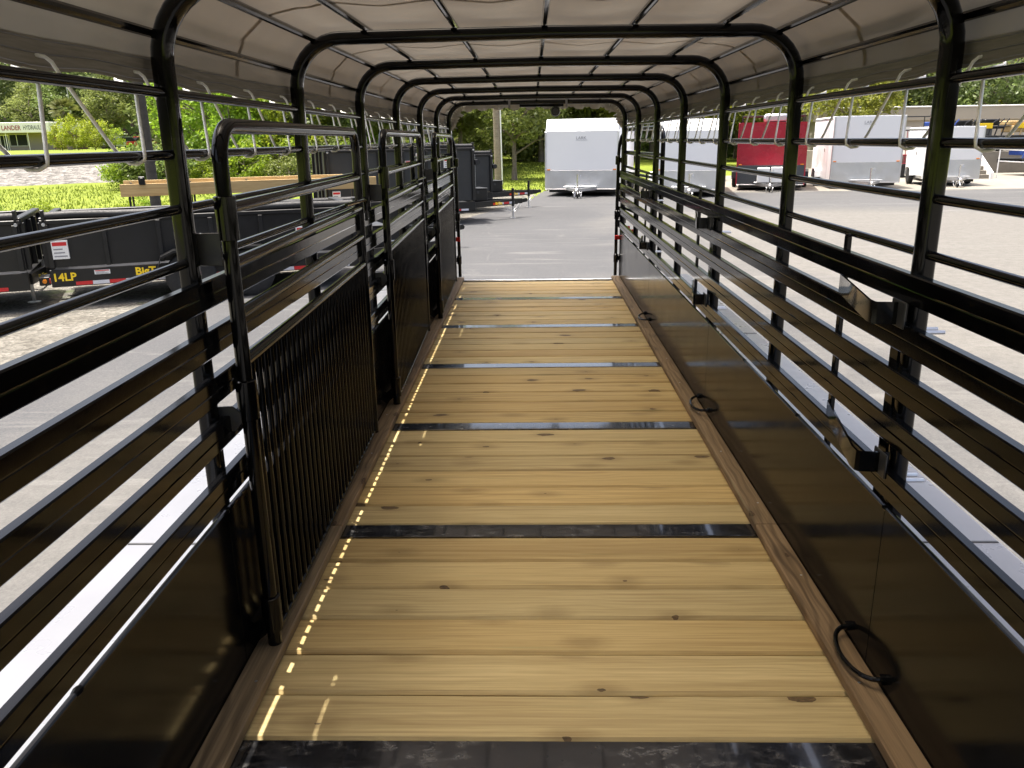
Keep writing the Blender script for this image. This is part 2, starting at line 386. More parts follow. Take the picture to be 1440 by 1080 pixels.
def text(name, s, size, mat, parent, loc, rot, depth=.001, bold=0, align='CENTER', sx=1):
    cu = bpy.data.curves.new(name, 'FONT'); cu.body = s; cu.size = size; cu.extrude = depth; cu.offset = bold; cu.align_x = align; cu.resolution_u = 2
    o = bpy.data.objects.new(name, cu); col.objects.link(o)
    dg = bpy.context.evaluated_depsgraph_get(); me = bpy.data.meshes.new_from_object(o.evaluated_get(dg))
    bpy.data.objects.remove(o); me.materials.clear(); me.materials.append(MAT[mat])
    if sx != 1:
        for v in me.vertices: v.co.x *= sx
    return link(name, me, parent, loc, rot)
def arc(cx, cz, r, a0, a1, n=8): return [(cx+r*math.cos(R_(a0+(a1-a0)*i/n)), cz+r*math.sin(R_(a0+(a1-a0)*i/n))) for i in range(n+1)]
def rrect(w, h, r, n=3):
    p = []
    for (cx, cz, a) in ((w/2-r, h/2-r, 0), (-w/2+r, h/2-r, 90), (-w/2+r, -h/2+r, 180), (w/2-r, -h/2+r, 270)): p += arc(cx, cz, r, a, a+90, n)
    return p

# ------------------------------------------------------------------ ground
def height(x, y):
    q = (-x+y)*.7071
    z = GZ
    if q > 51: z += min(1, (q-51)/8)*.85
    if q > 60: z += min(1, (q-60)/18)*.9
    if x > 45 or y > 78: pass
    # gentle swell of the lawn beyond the drive
    d = max(0, min(1, (y-46)/25))*max(0, min(1, (x+18)/10))*max(0, min(1, (16-x)/8))
    z += .8*d*d*(3-2*d)
    return z
def sheet(name, mat, x0, x1, y0, y1, nx, ny, lift, flat=False):
    b = MB(); vs = []; fs = []
    for j in range(ny+1):
        for i in range(nx+1):
            x = x0+(x1-x0)*i/nx; y = y0+(y1-y0)*j/ny
            vs.append((x, y, (GZ if flat else height(x, y))+lift))
    for j in range(ny):
        for i in range(nx): a = j*(nx+1)+i; fs.append((a, a+1, a+nx+2, a+nx+1))
    b.add(vs, fs); return tag(b.build(name, mat, None, 60, False), kind='structure')
sheet('ground', 'grass_ground', -260, 260, -160, 320, 130, 120, 0)
def poly_sheet(name, mat, pts, z):
    b = MB(); b.add([(x, y, z) for x, y in pts], [tuple(range(len(pts)))]); return tag(b.build(name, mat, None, 0), kind='structure')
def ragged(pts, amp, step, seed):
    r = random.Random(seed); out = []
    for i, (x, y) in enumerate(pts):
        x2, y2 = pts[(i+1) % len(pts)]; L = math.hypot(x2-x, y2-y); n = max(1, int(L/step))
        for k in range(n):
            out.append((x+(x2-x)*k/n+(r.uniform(-amp, amp) if k else 0), y+(y2-y)*k/n+(r.uniform(-amp, amp) if k else 0)))
    return out
poly_sheet('gravel_yard', 'gravel', ragged([(-22, -14), (-1, -14), (0, 36), (-3, 40), (-13, 29), (-22, 20)], .25, .8, 3), GZ+.004)
poly_sheet('asphalt_drive', 'asphalt', ragged([(-5.4, -30), (60, -30), (60, 33.2), (12, 33.6), (5, 34.5), (.6, 37.5), (-.2, 30.5), (-1.8, 24.5), (-3.4, 15.5), (-5.2, 9)], .06, .5, 5), GZ+.008)
poly_sheet('concrete_apron', 'concrete', ragged([(.9, 37.2), (5, 34.4), (12, 33.5), (60, 33.1), (60, 58), (4, 58)], .04, 1, 6), GZ+.006)
# railway ballast bank
b = MB(); n = 60; L0, L1 = -30, 70
for i in range(n):
    for (q, dz) in ((52.2, .0), (56, .75), (59.2, .95), (62.5, .55)): pass
vs = []; fs = []
for i in range(n+1):
    tt = L0+(L1-L0)*i/n
    for q, dz in ((51.5, -.02), (53.2, .38), (55.5, .95), (58.6, 1.05), (60.6, .7)):
        qq = q+rnd.uniform(-.2, .2); x = (-qq+tt)*.7071; y = (qq+tt)*.7071
        vs.append((x, y, GZ+dz+rnd.uniform(-.05, .05)))
for i in range(n):
    for k in range(4): a = i*5+k; fs.append((a, a+5, a+6, a+1))
b.add(vs, fs); tag(b.build('railway_bank', 'ballast_stone', None, 0), kind='structure')
# grass blades on the lawns that show
b = MB()
def blades(n, x0, x1, y0, y1, test):
    k = 0
    while k < n:
        x = rnd.uniform(x0, x1); y = rnd.uniform(y0, y1); k += 1
        if not test(x, y): continue
        z = height(x, y); h = rnd.uniform(.05, .16); a = rnd.uniform(0, 6.28); ww = rnd.uniform(.012, .03)
        dx, dy = math.cos(a)*ww, math.sin(a)*ww; lx, ly = rnd.uniform(-.05, .05), rnd.uniform(-.05, .05)
        b.add([(x-dx, y-dy, z), (x+dx, y+dy, z), (x+lx, y+ly, z+h)], [(0, 1, 2)])
blades(9000, -34, -14, 26, 50, lambda x, y: (-x+y)*.7071 < 51 and y > 16-x*.25)
blades(9000, -8, 6, 36, 60, lambda x, y: x < 1+(y-37)*.15)
tag(b.build('lawn_grass', 'grass_blade', None, 0, False), 'blades of short bright lawn grass beyond the yard', 'grass', kind='stuff')

# ------------------------------------------------------------------ the stock trailer
TR = thing('livestock_trailer', 'long black stock trailer with plank floor, hooped pipes and slatted sides', 'trailer', (0, 0, GZ))
TZ = -GZ                      # children are given with z measured from the deck
class Sh(MB):
    def build(s, name, mat, parent=None, smooth=35, fix=True, loc=None):
        return MB.build(s, name, mat, parent, smooth, fix, loc)
deck = bpy.data.objects.new('frame_carrier', None)
def tpart(b, name, mat, smooth=35, parent=None, loc=(0, 0, 0)):
    o = b.build(name, mat, parent or TR, smooth); o.location = (loc[0], loc[1], loc[2]+(TZ if parent is None else 0)); return o
HY = [2.169+1.219*k for k in range(-2, 7)]
PX_ = .98
# planks
PITCH, GAP = .1975, .0098
b = MB(); b.box(-.948, .948, -(PITCH-GAP)/2, (PITCH-GAP)/2, -.038, 0, .004); plank_me = [b.mesh('floor_plank', 'pine_plank', 20)]
for q in range(3):
    b = MB(); hw = (PITCH-GAP)/2
    # slightly cupped, wavering edges
    vs = []; fs = []; nx = 14
    sd = rnd.random()*50
    for i in range(nx+1):
        x = -.948+1.896*i/nx
        e0 = .003*mnoise.noise((x*1.7, sd, 0)); e1 = .003*mnoise.noise((x*1.7, sd+9, 0))
        vs += [(x, -hw+e0, -.038), (x, -hw+e0, -.012), (x, -hw+.009+e0, -.0005), (x, 0, .0008), (x, hw-.009+e1, -.0005), (x, hw+e1, -.012), (x, hw+e1, -.038)]
    for i in range(nx):
        for k in range(6): a = i*7+k; fs.append((a, a+7, a+8, a+1))
    b.add(vs, fs); plank_me.append(b.mesh('floor_plank', 'pine_plank', 15))
b = MB(); b.box(-.87, .87, -.0525, .0525, -.036, .0015, .003); strip_me = b.mesh('cross_strip', 'strip_steel')
for k in range(-1, 7):
    yc = 1.788+1.3*k
    if k < 6 or True:
        if yc < 9.3:
            o = link('cross_strip', strip_me, TR, (0, yc, TZ))
    for j in range(6):
        y = yc+.0575+PITCH*(j+.5)
        if y > 9.36: break
        o = link('floor_plank', rnd.choice(plank_me[1:]), TR, (rnd.uniform(-.001, .001), y+rnd.uniform(-.0012, .0012), TZ+rnd.uniform(-.0015, .001)), (0, 0, rnd.choice((0, math.pi))+rnd.uniform(-.0008, .0008)))
b = MB(); b.box(-1.0, 1.0, 9.43, 9.47, -.16, .004, .004); tpart(b, 'rear_sill', 'galvanised')
b = MB(); b.box(-.99, .99, -.62, 9.42, -.055, -.042); tpart(b, 'under_deck', 'satin_black')
# side curbs, jointed as in the picture
for sd in (-1, 1):
    for (y0, y1) in ((-.6, 3.06), (3.063, 6.71), (6.713, 9.425)):
        L = y1-y0; bb = MB(); x0, x1 = (.858, .947) if sd > 0 else (-.947, -.858)
        xc = (x0+x1)/2
        bb.box(x0-xc, x1-xc, -L/2, L/2, .0025, .040, .004)
        o = tpart(bb, 'side_curb', 'curb_wood', 20, None, (xc, (y0+y1)/2, 0))
        for yy in range(int(L/.61)):
            s_ = MB(); s_.lathe([(.0, .0035), (.0012, .0045), (.0016, .001)], (rnd.uniform(-.02, .02), -L/2+.2+yy*.61, .0398), 'z', 8); s_.build('screw', 'galvanised', o)
# hoops
prof = [(a, c) for a, c in rrect(.048, .056, .016, 3)]
def hoop_path(y, zb=-.12, top=1.962, r=.19):
    p = [(-PX_, y, zb), (-PX_, y, .6), (-PX_, y, 1.2)]
    p += [(x, y, z) for x, z in arc(-PX_+r, top-r, r, 180, 90, 9)]
    p += [(0, y, top+.006)]
    p += [(x, y, z) for x, z in arc(PX_-r, top-r, r, 90, 0, 9)]
    p += [(PX_, y, 1.2), (PX_, y, .6), (PX_, y, zb)]
    return p
b = MB(); b.sweep(hoop_path(0), prof, up=(1, 0, 0)); hoop_me = b.mesh('hoop', 'black_paint', 50)
for y in HY: link('hoop', hoop_me, TR, (0, y, TZ))
# roof purlins
for (x, z) in ((-1.005, 1.845), (-.905, 1.962), (-.70, 1.999), (-.35, 2.003), (0, 2.005), (.35, 2.003), (.70, 1.999), (.905, 1.962), (1.005, 1.845)):
    b = MB(); b.tube([(x, -.5, z), (x, 4.4, z), (x, 9.5, z)], .0125, 10); tpart(b, 'purlin', 'black_paint')
# pipe rails, slats, panels
SLATS = ((1.145, 1.222), (1.012, 1.087), (.880, .956), (.748, .823), (.594, .670))
seams = [-.3, 2.14, 4.555, 7.0, 9.46]
for sd in (-1, 1):
    for z in (1.701, 1.550, 1.412, 1.270):
        b = MB()
        for i in range(len(HY)-1):
            b.tube([(sd*PX_, HY[i]+.02, z), (sd*PX_, HY[i+1]-.02, z)], .0125, 12)
        tpart(b, 'pipe_rail', 'black_paint')
    for si, (z0, z1) in enumerate(SLATS):
        cuts = [-.55, 5.83, 9.5] if sd > 0 else [-.55, 4.62, 9.5]
        zm = (z0+z1)/2
        for a, c in zip(cuts[:-1], cuts[1:]):
            b = MB()
            pr = [(.930, z0+.002), (.9315, z0), (.934, z0), (.934, z1-.004), (.955, z1-.004), (.955, z1), (.9335, z1), (.930, z1-.004), (.930, zm+.003), (.9308, zm), (.930, zm-.003)]
            if si < 4: pr = [(.930, z0+.004), (.9335, z0), (.955, z0), (.955, z1), (.9335, z1), (.930, z1-.004), (.930, zm+.003), (.9308, zm), (.930, zm-.003)]
            b.prism([(sd*p, q) for p, q in pr], a+.0015, c-.0015, 'y'); tpart(b, 'side_slat', 'slat_paint', 0)
    for a, c in zip(seams[:-1], seams[1:]):
        b = MB(); b.box(min(sd*.948, sd*.956), max(sd*.948, sd*.956), a+.0015, c-.0015, -.03, .548, .0008); tpart(b, 'kick_panel', 'panel_paint', 20)
        # welded rolled cap along the panel's top
        L = c-a; bb = MB(); n = 3
        for k in range(n):
            bb.tube([(sd*.951, a+L*k/n+.012, .551), (sd*.951, a+L*(k+1)/n-.012, .551)], .0075, 10)
            bb.lathe([(-.012, .0085), (0, .0105), (.012, .0085)], (sd*.951, a+L*k/n, .551), 'y', 8)
        tpart(bb, 'panel_cap', 'black_paint')
    # low fender that runs outside along the wheels
    b = MB(); xs = (1.0, 1.335)
    top = [(-.45, .02), (-.35, .30), (-.18, .395), (0, .41), (7.2, .41), (7.45, .36), (7.6, .1)]
    vs = []; fs = []
    for (y, z) in top: vs += [(sd*1.0, y, z), (sd*1.325, y, z), (sd*1.345, y, z-.02), (sd*1.345, y, z-.05), (sd*1.0, y, z-.012)]
    for i in range(len(top)-1):
        for k in range(5): a = i*5+k; n_ = i*5+(k+1) % 5; fs.append((a, n_, n_+5, a+5))
    fs += [(0, 1, 2, 3, 4), tuple(len(vs)-1-k for k in range(5))]
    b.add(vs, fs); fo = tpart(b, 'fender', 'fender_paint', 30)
    for y in (2.2, 4.9):
        s_ = MB(); s_.box(min(sd*1.002, sd*1.32), max(sd*1.002, sd*1.32), y-.004, y+.004, .4105, .4125); s_.build('weld_bead', 'plate_grey', fo)
    # running gear under the fender
    for y in (1.6, 3.3, 5.0):
        b = MB(); xo = sd*1.18
        b.lathe([(-.09, .22), (-.10, .30), (-.07, .35), (.07, .35), (.10, .30), (.09, .22)], (xo, y, -.25), 'x', 24); wo_ = tpart(b, 'wheel', 'rubber')
        b = MB(); b.lathe([(-.06, .22), (.05, .2), (.06, .06), (.08, .05)], (xo, y, -.25), 'x', 20); b.build('rim', 'white_paint', wo_)
b = MB()
for x in (-.75, .75): b.box(x-.04, x+.04, -.6, 9.4, -.22, -.06)
tpart(b, 'chassis_beam', 'satin_black')
# narrow stiffeners and gate catches on the right side
for y in (2.662, 5.06, 7.46):
    b = MB(); b.box(.957, .972, y-.014, y+.014, -.02, 1.262, .002); b.box(.957, .980, y-.016, y+.016, 1.262, 1.27, .002); tpart(b, 'stiffener', 'black_paint')
for y in (2.169, 4.607, 7.045):
    b = MB(); b.box(.957, 1.0, y+.03, y+.085, -.02, 1.13, .003); tpart(b, 'gate_stop_channel', 'black_paint')
    for z in (1.112, .682):
        h = .030; bb = MB()
        # bent flat bar: from the stiffener diagonally in, along, and back to the post
        pth = [(.958, y+.49, z), (.945, y+.47, z), (.868, y+.045, z), (.868, y+.012, z), (.874, y+.004, z), (.925, y-.002, z), (.953, y-.002, z)]
        bb.sweep(pth, [(h, .0035), (-h, .0035), (-h, -.0035), (h, -.0035)], up=(0, 0, 1)); o = tpart(bb, 'gate_catch', 'black_paint', 25)
        s_ = MB(); s_.box(.925, .931, y-.045, y+.035, z-.036, z+.036, .002); s_.build('catch_plate', 'plate_grey', o)
        for dy in (-.02, .02):
            s_ = MB(); s_.lathe([(0, .006), (.05, .006)], (1.0, y+dy, z-.05), 'x', 6); s_.build('bolt', 'galvanised', o)
# tie rings low on the right panel, under each seam
for y in (2.142, 4.557, 6.998):
    b = MB(); pth = []
    for i in range(19):
        a = R_(-90+180*i/18); pth.append((.945-.072*math.cos(a)**.8 if math.cos(a) > 0 else .945, y+.135*math.sin(a), .075-.012*math.cos(a)))
    b.tube(pth, .0075, 10); ro_ = tpart(b, 'tie_ring', 'black_paint')
    for e in (-1, 1):
        b = MB(); b.lathe([(-.012, .014), (0, .016), (.012, .012)], (.944, y+e*.135, .075), 'x', 10); b.build('weld', 'black_paint', ro_)
# divider gates folded against the left side
GL = 1.93
def make_gate():
    g = bpy.data.objects.new('divider_gate', None); col.objects.link(g); g.parent = TR
    # local: x across (0), y along the gate, z up from the deck
    r = .10; fp = [(0, 0, .035), (0, 0, .8)]
    fp += [(0, a, c) for a, c in arc(r, 1.622-r, r, 180, 90, 8)] + [(0, a, c) for a, c in arc(GL-r, 1.622-r, r, 90, 0, 8)]
    fp += [(0, GL, .8), (0, GL, .05)]
    b = MB(); b.tube(fp, .0215, 14, up=(1, 0, 0)); b.build('gate_frame', 'black_paint', g, 50)
    for z in (1.405, 1.255, 1.112, .972, .062):
        rr = .0175 if z > .1 else .011
        b = MB(); b.tube([(0, .015, z), (0, GL-.015, z)], rr, 12); b.build('gate_rail', 'black_paint', g, 50)
    b = MB(); b.tube([(0, 0, .058), (0, 0, .965)], .0105, 8); rod = b.mesh('gate_rod', 'black_paint', 50)
    n = 29
    for i in range(n): link('gate_rod', rod, g, (0, .035+(GL-.07)*(i+.5)/n, 0))
    b = MB(); b.lathe([(-.06, .027), (-.058, .030), (.058, .030), (.06, .027)], (0, 0, 0), 'z', 14); sl_ = b.mesh('hinge_sleeve', 'black_paint', 40)
    for z in (1.38, .86, .15): link('hinge_sleeve', sl_, g, (0, 0, z))
    # plates that reach from the post to the hinge
    b = MB(); b.box(-.115, -.012, -.035, -.029, 1.255, 1.345, .002); b.build('hinge_plate', 'plate_grey', g)
    b = MB(); b.prism([(-.11, .80), (-.085, .775), (-.035, .775), (-.012, .80), (-.012, .83), (-.035, .85), (-.085, .85), (-.11, .83)], -.036, -.03, 'y'); b.build('hinge_plate', 'plate_grey', g)
    b = MB(); b.prism([(-.085, .03), (-.015, .09), (-.015, .15), (-.085, .09)], -.03, .0, 'y'); b.build('hinge_plate', 'black_paint', g)
    b = MB(); b.tube([(.02, GL-.42, 1.30), (.035, GL-.24, 1.30), (.045, GL-.12, 1.30)]+[(.05, GL-.115+.02*math.sin(R_(a)), 1.28+.02*math.cos(R_(a))) for a in (30, 60, 90)]+[(.05, GL-.094, 1.20)], .008, 8); b.build('latch_handle', 'black_paint', g)
    return g
g0 = make_gate(); g0.location = (-.888, 2.225, TZ)
def place_gate(g, y, rz): g.location = (-.888, y, TZ); g.rotation_euler = (0, 0, rz)
place_gate(g0, 2.235, .020)
for y, rz in ((4.69, .026), (7.16, .022)): place_gate(copy_tree(g0, TR), y, rz)
# rear gates swung open round the outside
for sd in (-1, 1):
    g = bpy.data.objects.new('rear_gate', None); col.objects.link(g); g.parent = TR; g.location = (sd*1.0, 9.60, TZ); g.rotation_euler = (0, 0, R_(4.5) if sd > 0 else R_(-5))
    GL2 = 1.85; r = .13
    fp = [(0, 0, -.02), (0, 0, .8)]+[(0, -a, c) for a, c in arc(r, 1.66-r, r, 180, 90, 8)]+[(0, -a, c) for a, c in arc(GL2-r, 1.66-r, r, 90, 0, 8)]+[(0, -GL2, .8), (0, -GL2, .03)]
    b = MB(); b.tube(fp, .021, 12, up=(1, 0, 0)); b.build('gate_frame', 'black_paint', g, 50)
    for z in (1.42, 1.2, 1.0, .8):
        b = MB(); b.tube([(0, -.015, z), (0, -GL2+.015, z)], .0155, 10); b.build('gate_rail', 'black_paint', g, 50)
    b = MB(); b.tube([(0, -.015, .05), (0, -GL2+.015, .05)], .0155, 10); b.build('gate_rail', 'black_paint', g, 50)
    for z in (1.33, .68, .24):
        b = MB(); b.lathe([(-.06, .026), (-.055, .032), (.055, .032), (.06, .026)], (0, 0, z), 'z', 12); b.box(-.05 if sd > 0 else 0, 0 if sd > 0 else .05, -.05, -.02, z-.03, z+.03, .003); b.build('hinge_sleeve', 'black_paint', g)
    b = MB(); b.box(-.028, .028, .0, .03, .40, .46, .004); b.build('reflector', 'red_lens', g)
    b = MB(); b.box(sd*.972-.018, sd*.972+.018, 9.512, 9.548, -.1, 1.75, .004); tpart(b, 'rear_post', 'black_paint')
    # hinge pipe standing just inside the rear opening, bowed outwards at its top
    b = MB(); b.tube([(sd*.918, 9.58, .02), (sd*.922, 9.58, .8), (sd*.930, 9.58, 1.40), (sd*.938, 9.58, 1.50), (sd*.956, 9.58, 1.58), (sd*.985, 9.58, 1.63)], .019, 12); hp = tpart(b, 'hinge_pipe', 'black_paint', 50)
    for z in (1.33, .72, .22):
        b = MB(); b.lathe([(-.05, .022), (-.045, .028), (.045, .028), (.05, .022)], (sd*.922, 9.58, z), 'z', 12); b.build('hinge_sleeve', 'black_paint', hp)
        b = MB(); b.box(min(sd*.94, sd*.98), max(sd*.94, sd*.98), 9.57, 9.59, z-.025, z+.025, .003); b.build('hinge_lug', 'black_paint', hp)
    b = MB(); b.box(sd*.93-.03, sd*.93+.03, 9.548, 9.556, .44, .49, .003); b.build('reflector', 'red_lens', hp)
    for y in (9.1, 8.75):
        b = MB(); b.box(min(sd*.985, sd*1.02), max(sd*.985, sd*1.02), y-.02, y+.02, .60, .64, .003); tpart(b, 'reflector', 'red_lens')
# rear work light and its mounting bar
b = MB(); b.box(-.19, .30, 9.512, 9.545, 1.915, 1.948, .004); tpart(b, 'light_bar', 'black_paint')
b = MB(); b.lathe([(-.03, .02), (-.025, .045), (.015, .055), (.02, .05)], (.21, 9.50, 1.865), 'y', 20); lo_ = tpart(b, 'work_light', 'satin_black')
b = MB(); b.lathe([(0, .036), (.003, .036)], (.21, 9.466, 1.865), 'y', 20)
for i in range(6): a = R_(60*i); b.lathe([(-.004, .009), (0, .009)], (.21+.022*math.cos(a), 9.466, 1.865+.022*math.sin(a)), 'y', 8)
b.build('lamp_lens', 'dark_guard', lo_)
b = MB(); b.tube([(.21, 9.51, 1.865), (.21, 9.525, 1.915)], .008, 6); b.build('bracket', 'black_paint', lo_)
for x in (-.30, .33):
    b = MB(); b.box(x-.012, x+.012, 9.45, 9.454, 1.91, 2.0); tpart(b, 'hanging_strap', 'sticker_text')

# ------------------------------------------------------------------ tarp cover
TP = thing('tarp_cover', 'taupe canvas tarp stretched over the hoops as a roof', 'tarp', (0, 4.5, GZ))
cs = []   # cross-section through the purlins
pl = [(-1.020, 1.729), (-1.023, 1.79), (-1.020, 1.862), (-.99, 1.915), (-.918, 1.978), (-.83, 1.999), (-.70, 2.014), (-.525, 2.0165), (-.35, 2.018), (-.175, 2.019), (0, 2.020)]
pl = pl+[(-x, z) for x, z in pl[-2::-1]]
def tarp_pt(u, y, off=0):
    # u from 0 to len(pl)-1
    i = min(int(u), len(pl)-2); f = u-i
    x = pl[i][0]*(1-f)+pl[i+1][0]*f; z = pl[i][1]*(1-f)+pl[i+1][1]*f
    ph = (y-HY[0])/1.219; s = math.sin(math.pi*(ph % 1))
    roof = max(0, 1-abs(x)/.85)
    un = min(abs(x-p) for p in (-.7, -.35, 0, .35, .7)); sagx = min(1, un/.17)
    z -= (.016*s*sagx)*(1 if abs(x) < .8 else .3)
    nn = mnoise.noise((x*2.2, y*1.6, 3)); n2 = mnoise.noise((x*6, y*4.5, 8))
    if abs(x) < .85: z -= .006*abs(nn)+.003*n2
    else:
        x += math.copysign(.012*nn+.005*n2+.012*s, x)*(1 if z < 1.84 or abs(x) < 1.0 else .3)
        if z < 1.80: z -= .006*math.cos(2*math.pi*(y-1.70)/.4)*(1-(z-1.70)/.1)
    if off: x -= math.copysign(off*.8, x) if abs(x) > .9 else 0; z -= off if abs(x) < 1.0 else 0
    return (x, y, z+TZ)
def grid(name, mat, us, ys, parent, off=0, thick=.0):
    b = MB(); vs = []; fs = []
    for y in ys: vs += [tuple(Vector(tarp_pt(u, y, off))-Vector((0, 4.5, 0))) for u in us]
    k = len(us)
    for j in range(len(ys)-1):
        for i in range(k-1): a = j*k+i; fs.append((a, a+1, a+k+1, a+k))
    b.add(vs, fs); return b.build(name, mat, parent, 60, False)
rng = lambda a, b_, n: [a+(b_-a)*i/n for i in range(n+1)]
N_ = len(pl)-1
grid('tarp_sheet', 'tarp_fabric', rng(0.0, N_, 80), rng(-.62, 9.56, 170), TP)
for sd in (0, 1):
    us = rng(0, 1.0, 3) if sd == 0 else rng(N_-1.0, N_, 3)
    o = grid('hem_band', 'tarp_hem_fabric', us, rng(-.62, 9.56, 170), TP, .006)
    for uu in (.12, .5, .9):
        ua = uu if sd == 0 else N_-uu
        b = MB(); b.tube([tuple(Vector(tarp_pt(ua, y, .0085))-Vector((0, 4.5, 0))) for y in rng(-.6, 9.55, 130)], .0014, 4); b.build('stitch_line', 'sticker_text', o, 60)
for y in (.25, 1.56, 2.86, 4.15, 5.45, 6.75, 8.05):
    grid('seam', 'tarp_fabric', rng(1.05, N_-1.05, 70), [y-.016, y-.012, y+.012, y+.016], TP, .004)
# gathered rear edge under the last hoop, laced on
b = MB(); vs = []; fs = []; us = rng(1.2, N_-1.2, 120)
for i, u in enumerate(us):
    x, y, z = tarp_pt(u, 9.56); z -= TZ
    wv = math.sin(i*1.9)*.012+math.sin(i*.73)*.01
    dn = .115+.014*math.sin(i*.9)+.008*math.sin(i*2.7)+.03*max(0, abs(x)-.6)
    inx = -math.copysign(.10+.04*math.sin(i*1.3), x) if abs(x) > .93 else 0
    vs += [(x, y-4.5, z+TZ), (x*(1 if abs(x) > .9 else .995)+inx*.4, y+.03+wv-4.5, z-dn*.5+TZ), (x+inx, y+.01-wv-4.5, z-dn*(1 if abs(x) < .95 else .8)+TZ)]
for i in range(len(us)-1):
    for k in range(2): a = i*3+k; fs.append((a, a+3, a+4, a+1))
b.add(vs, fs); b.build('rear_valance', 'valance_fabric', TP, 60, False)
for sd in (-1, 1):       # loose corner flaps
    b = MB(); vs = []; fs = []
    for i in range(9):
        z = 1.93-.24*i/8
        for k in range(5):
            f = k/4; vs.append((sd*(.995-.10*f*math.sin(math.pi*(i+1.5)/12)), 9.57+.02*math.sin(i*1.7+k*2)-4.5, z+TZ+.015*math.sin(k*3+i)))
    for i in range(8):
        for k in range(4): a = i*5+k; fs.append((a, a+5, a+6, a+1))
    b.add(vs, fs); b.build('corner_flap', 'valance_fabric', TP, 60, False)
# lacing ropes
for sd in (-1, 1):
    p = []
    k = -5
    while True:
        y = 1.697+.4*k; k += 1
        if y > 9.35: break
        if y < -.5: continue
        x = sd*PX_
        hz = 1.735
        p += [(sd*1.011, y-.002, hz+.010), (sd*1.004, y+.008, hz+.001), (sd*.9985, y+.03, 1.705), (sd*1.001, y+.19, 1.575), (sd*.998, y+.222, 1.549), (sd*.99, y+.240, 1.5345), (sd*.976, y+.252, 1.533), (sd*.963, y+.261, 1.542), (sd*.9625, y+.264, 1.556),
              (sd*.9665, y+.272, 1.576), (sd*.9955, y+.333, 1.688), (sd*1.002, y+.341, 1.714), (sd*1.046, y+.345, 1.724), (sd*1.055, y+.37, 1.747), (sd*1.045, y+.397, 1.752)]
    b = MB(); b.tube([Vector(q)+Vector((0, 0, TZ)) for q in p], .0041, 7, up=None)
    o = b.build('lacing_rope', 'rope_white', None, 60, True, (0, 0, GZ)); o.location = (0, 0, GZ)
    tag(o, 'white rope lacing the tarp hem to the rail '+('above the folded gates' if sd < 0 else 'above the tie rings'), 'rope', 'ropes lacing the tarp to the rails')
for sd in (-1, 1):
    b = MB(); p = []
    for i in range(26):
        a = i/25; ang = R_(180-90*a) if sd < 0 else R_(90*a)
        cxx, czz = sd*.79, 1.772; rr = .19+.045*math.sin(i*2.3)
        p.append((cxx+rr*math.cos(R_(90+90*a)) * (1 if sd < 0 else -1), 9.55+.035*math.cos(i*2.3), czz+rr*math.sin(R_(90+90*a))+TZ))
    b.tube(p, .004, 6); o = b.build('corner_rope', 'rope_white', None, 60, True, (0, 0, GZ))
    tag(o, 'white cord wound round the rear hoop corner on '+('the folded gate side' if sd < 0 else 'the tie ring side'), 'rope', 'cords at the rear hoop corners')

# ------------------------------------------------------------------ parked black trailers on the left
def wheel(parent, x, y, r, wd, rim, axis='y', name='wheel'):
    b = MB(); b.lathe([(-wd/2, r*.62), (-wd/2-.004, r*.8), (-wd/2+.02, r*.97), (-wd*.2, r), (wd*.2, r), (wd/2-.02, r*.97), (wd/2+.004, r*.8), (wd/2, r*.62)], (x, y, r), axis, 26)
    o = b.build(name, 'rubber', parent)
    b = MB(); b.lathe([(-wd/2+.01, r*.63), (-wd*.1, r*.52), (-wd*.12, r*.2), (-wd*.3, r*.17), (wd*.3, r*.17), (wd*.12, r*.2), (wd*.1, r*.52), (wd/2-.01, r*.63)], (x, y, r), axis, 20)
    b.build('rim', rim, o); return o
UX, UY = .913, .408
RZ = math.atan2(UY, UX)
def yard(sv, dn): return (-6.7+UX*sv-UY*dn, 10.97+UY*sv+UX*dn, GZ+.006)
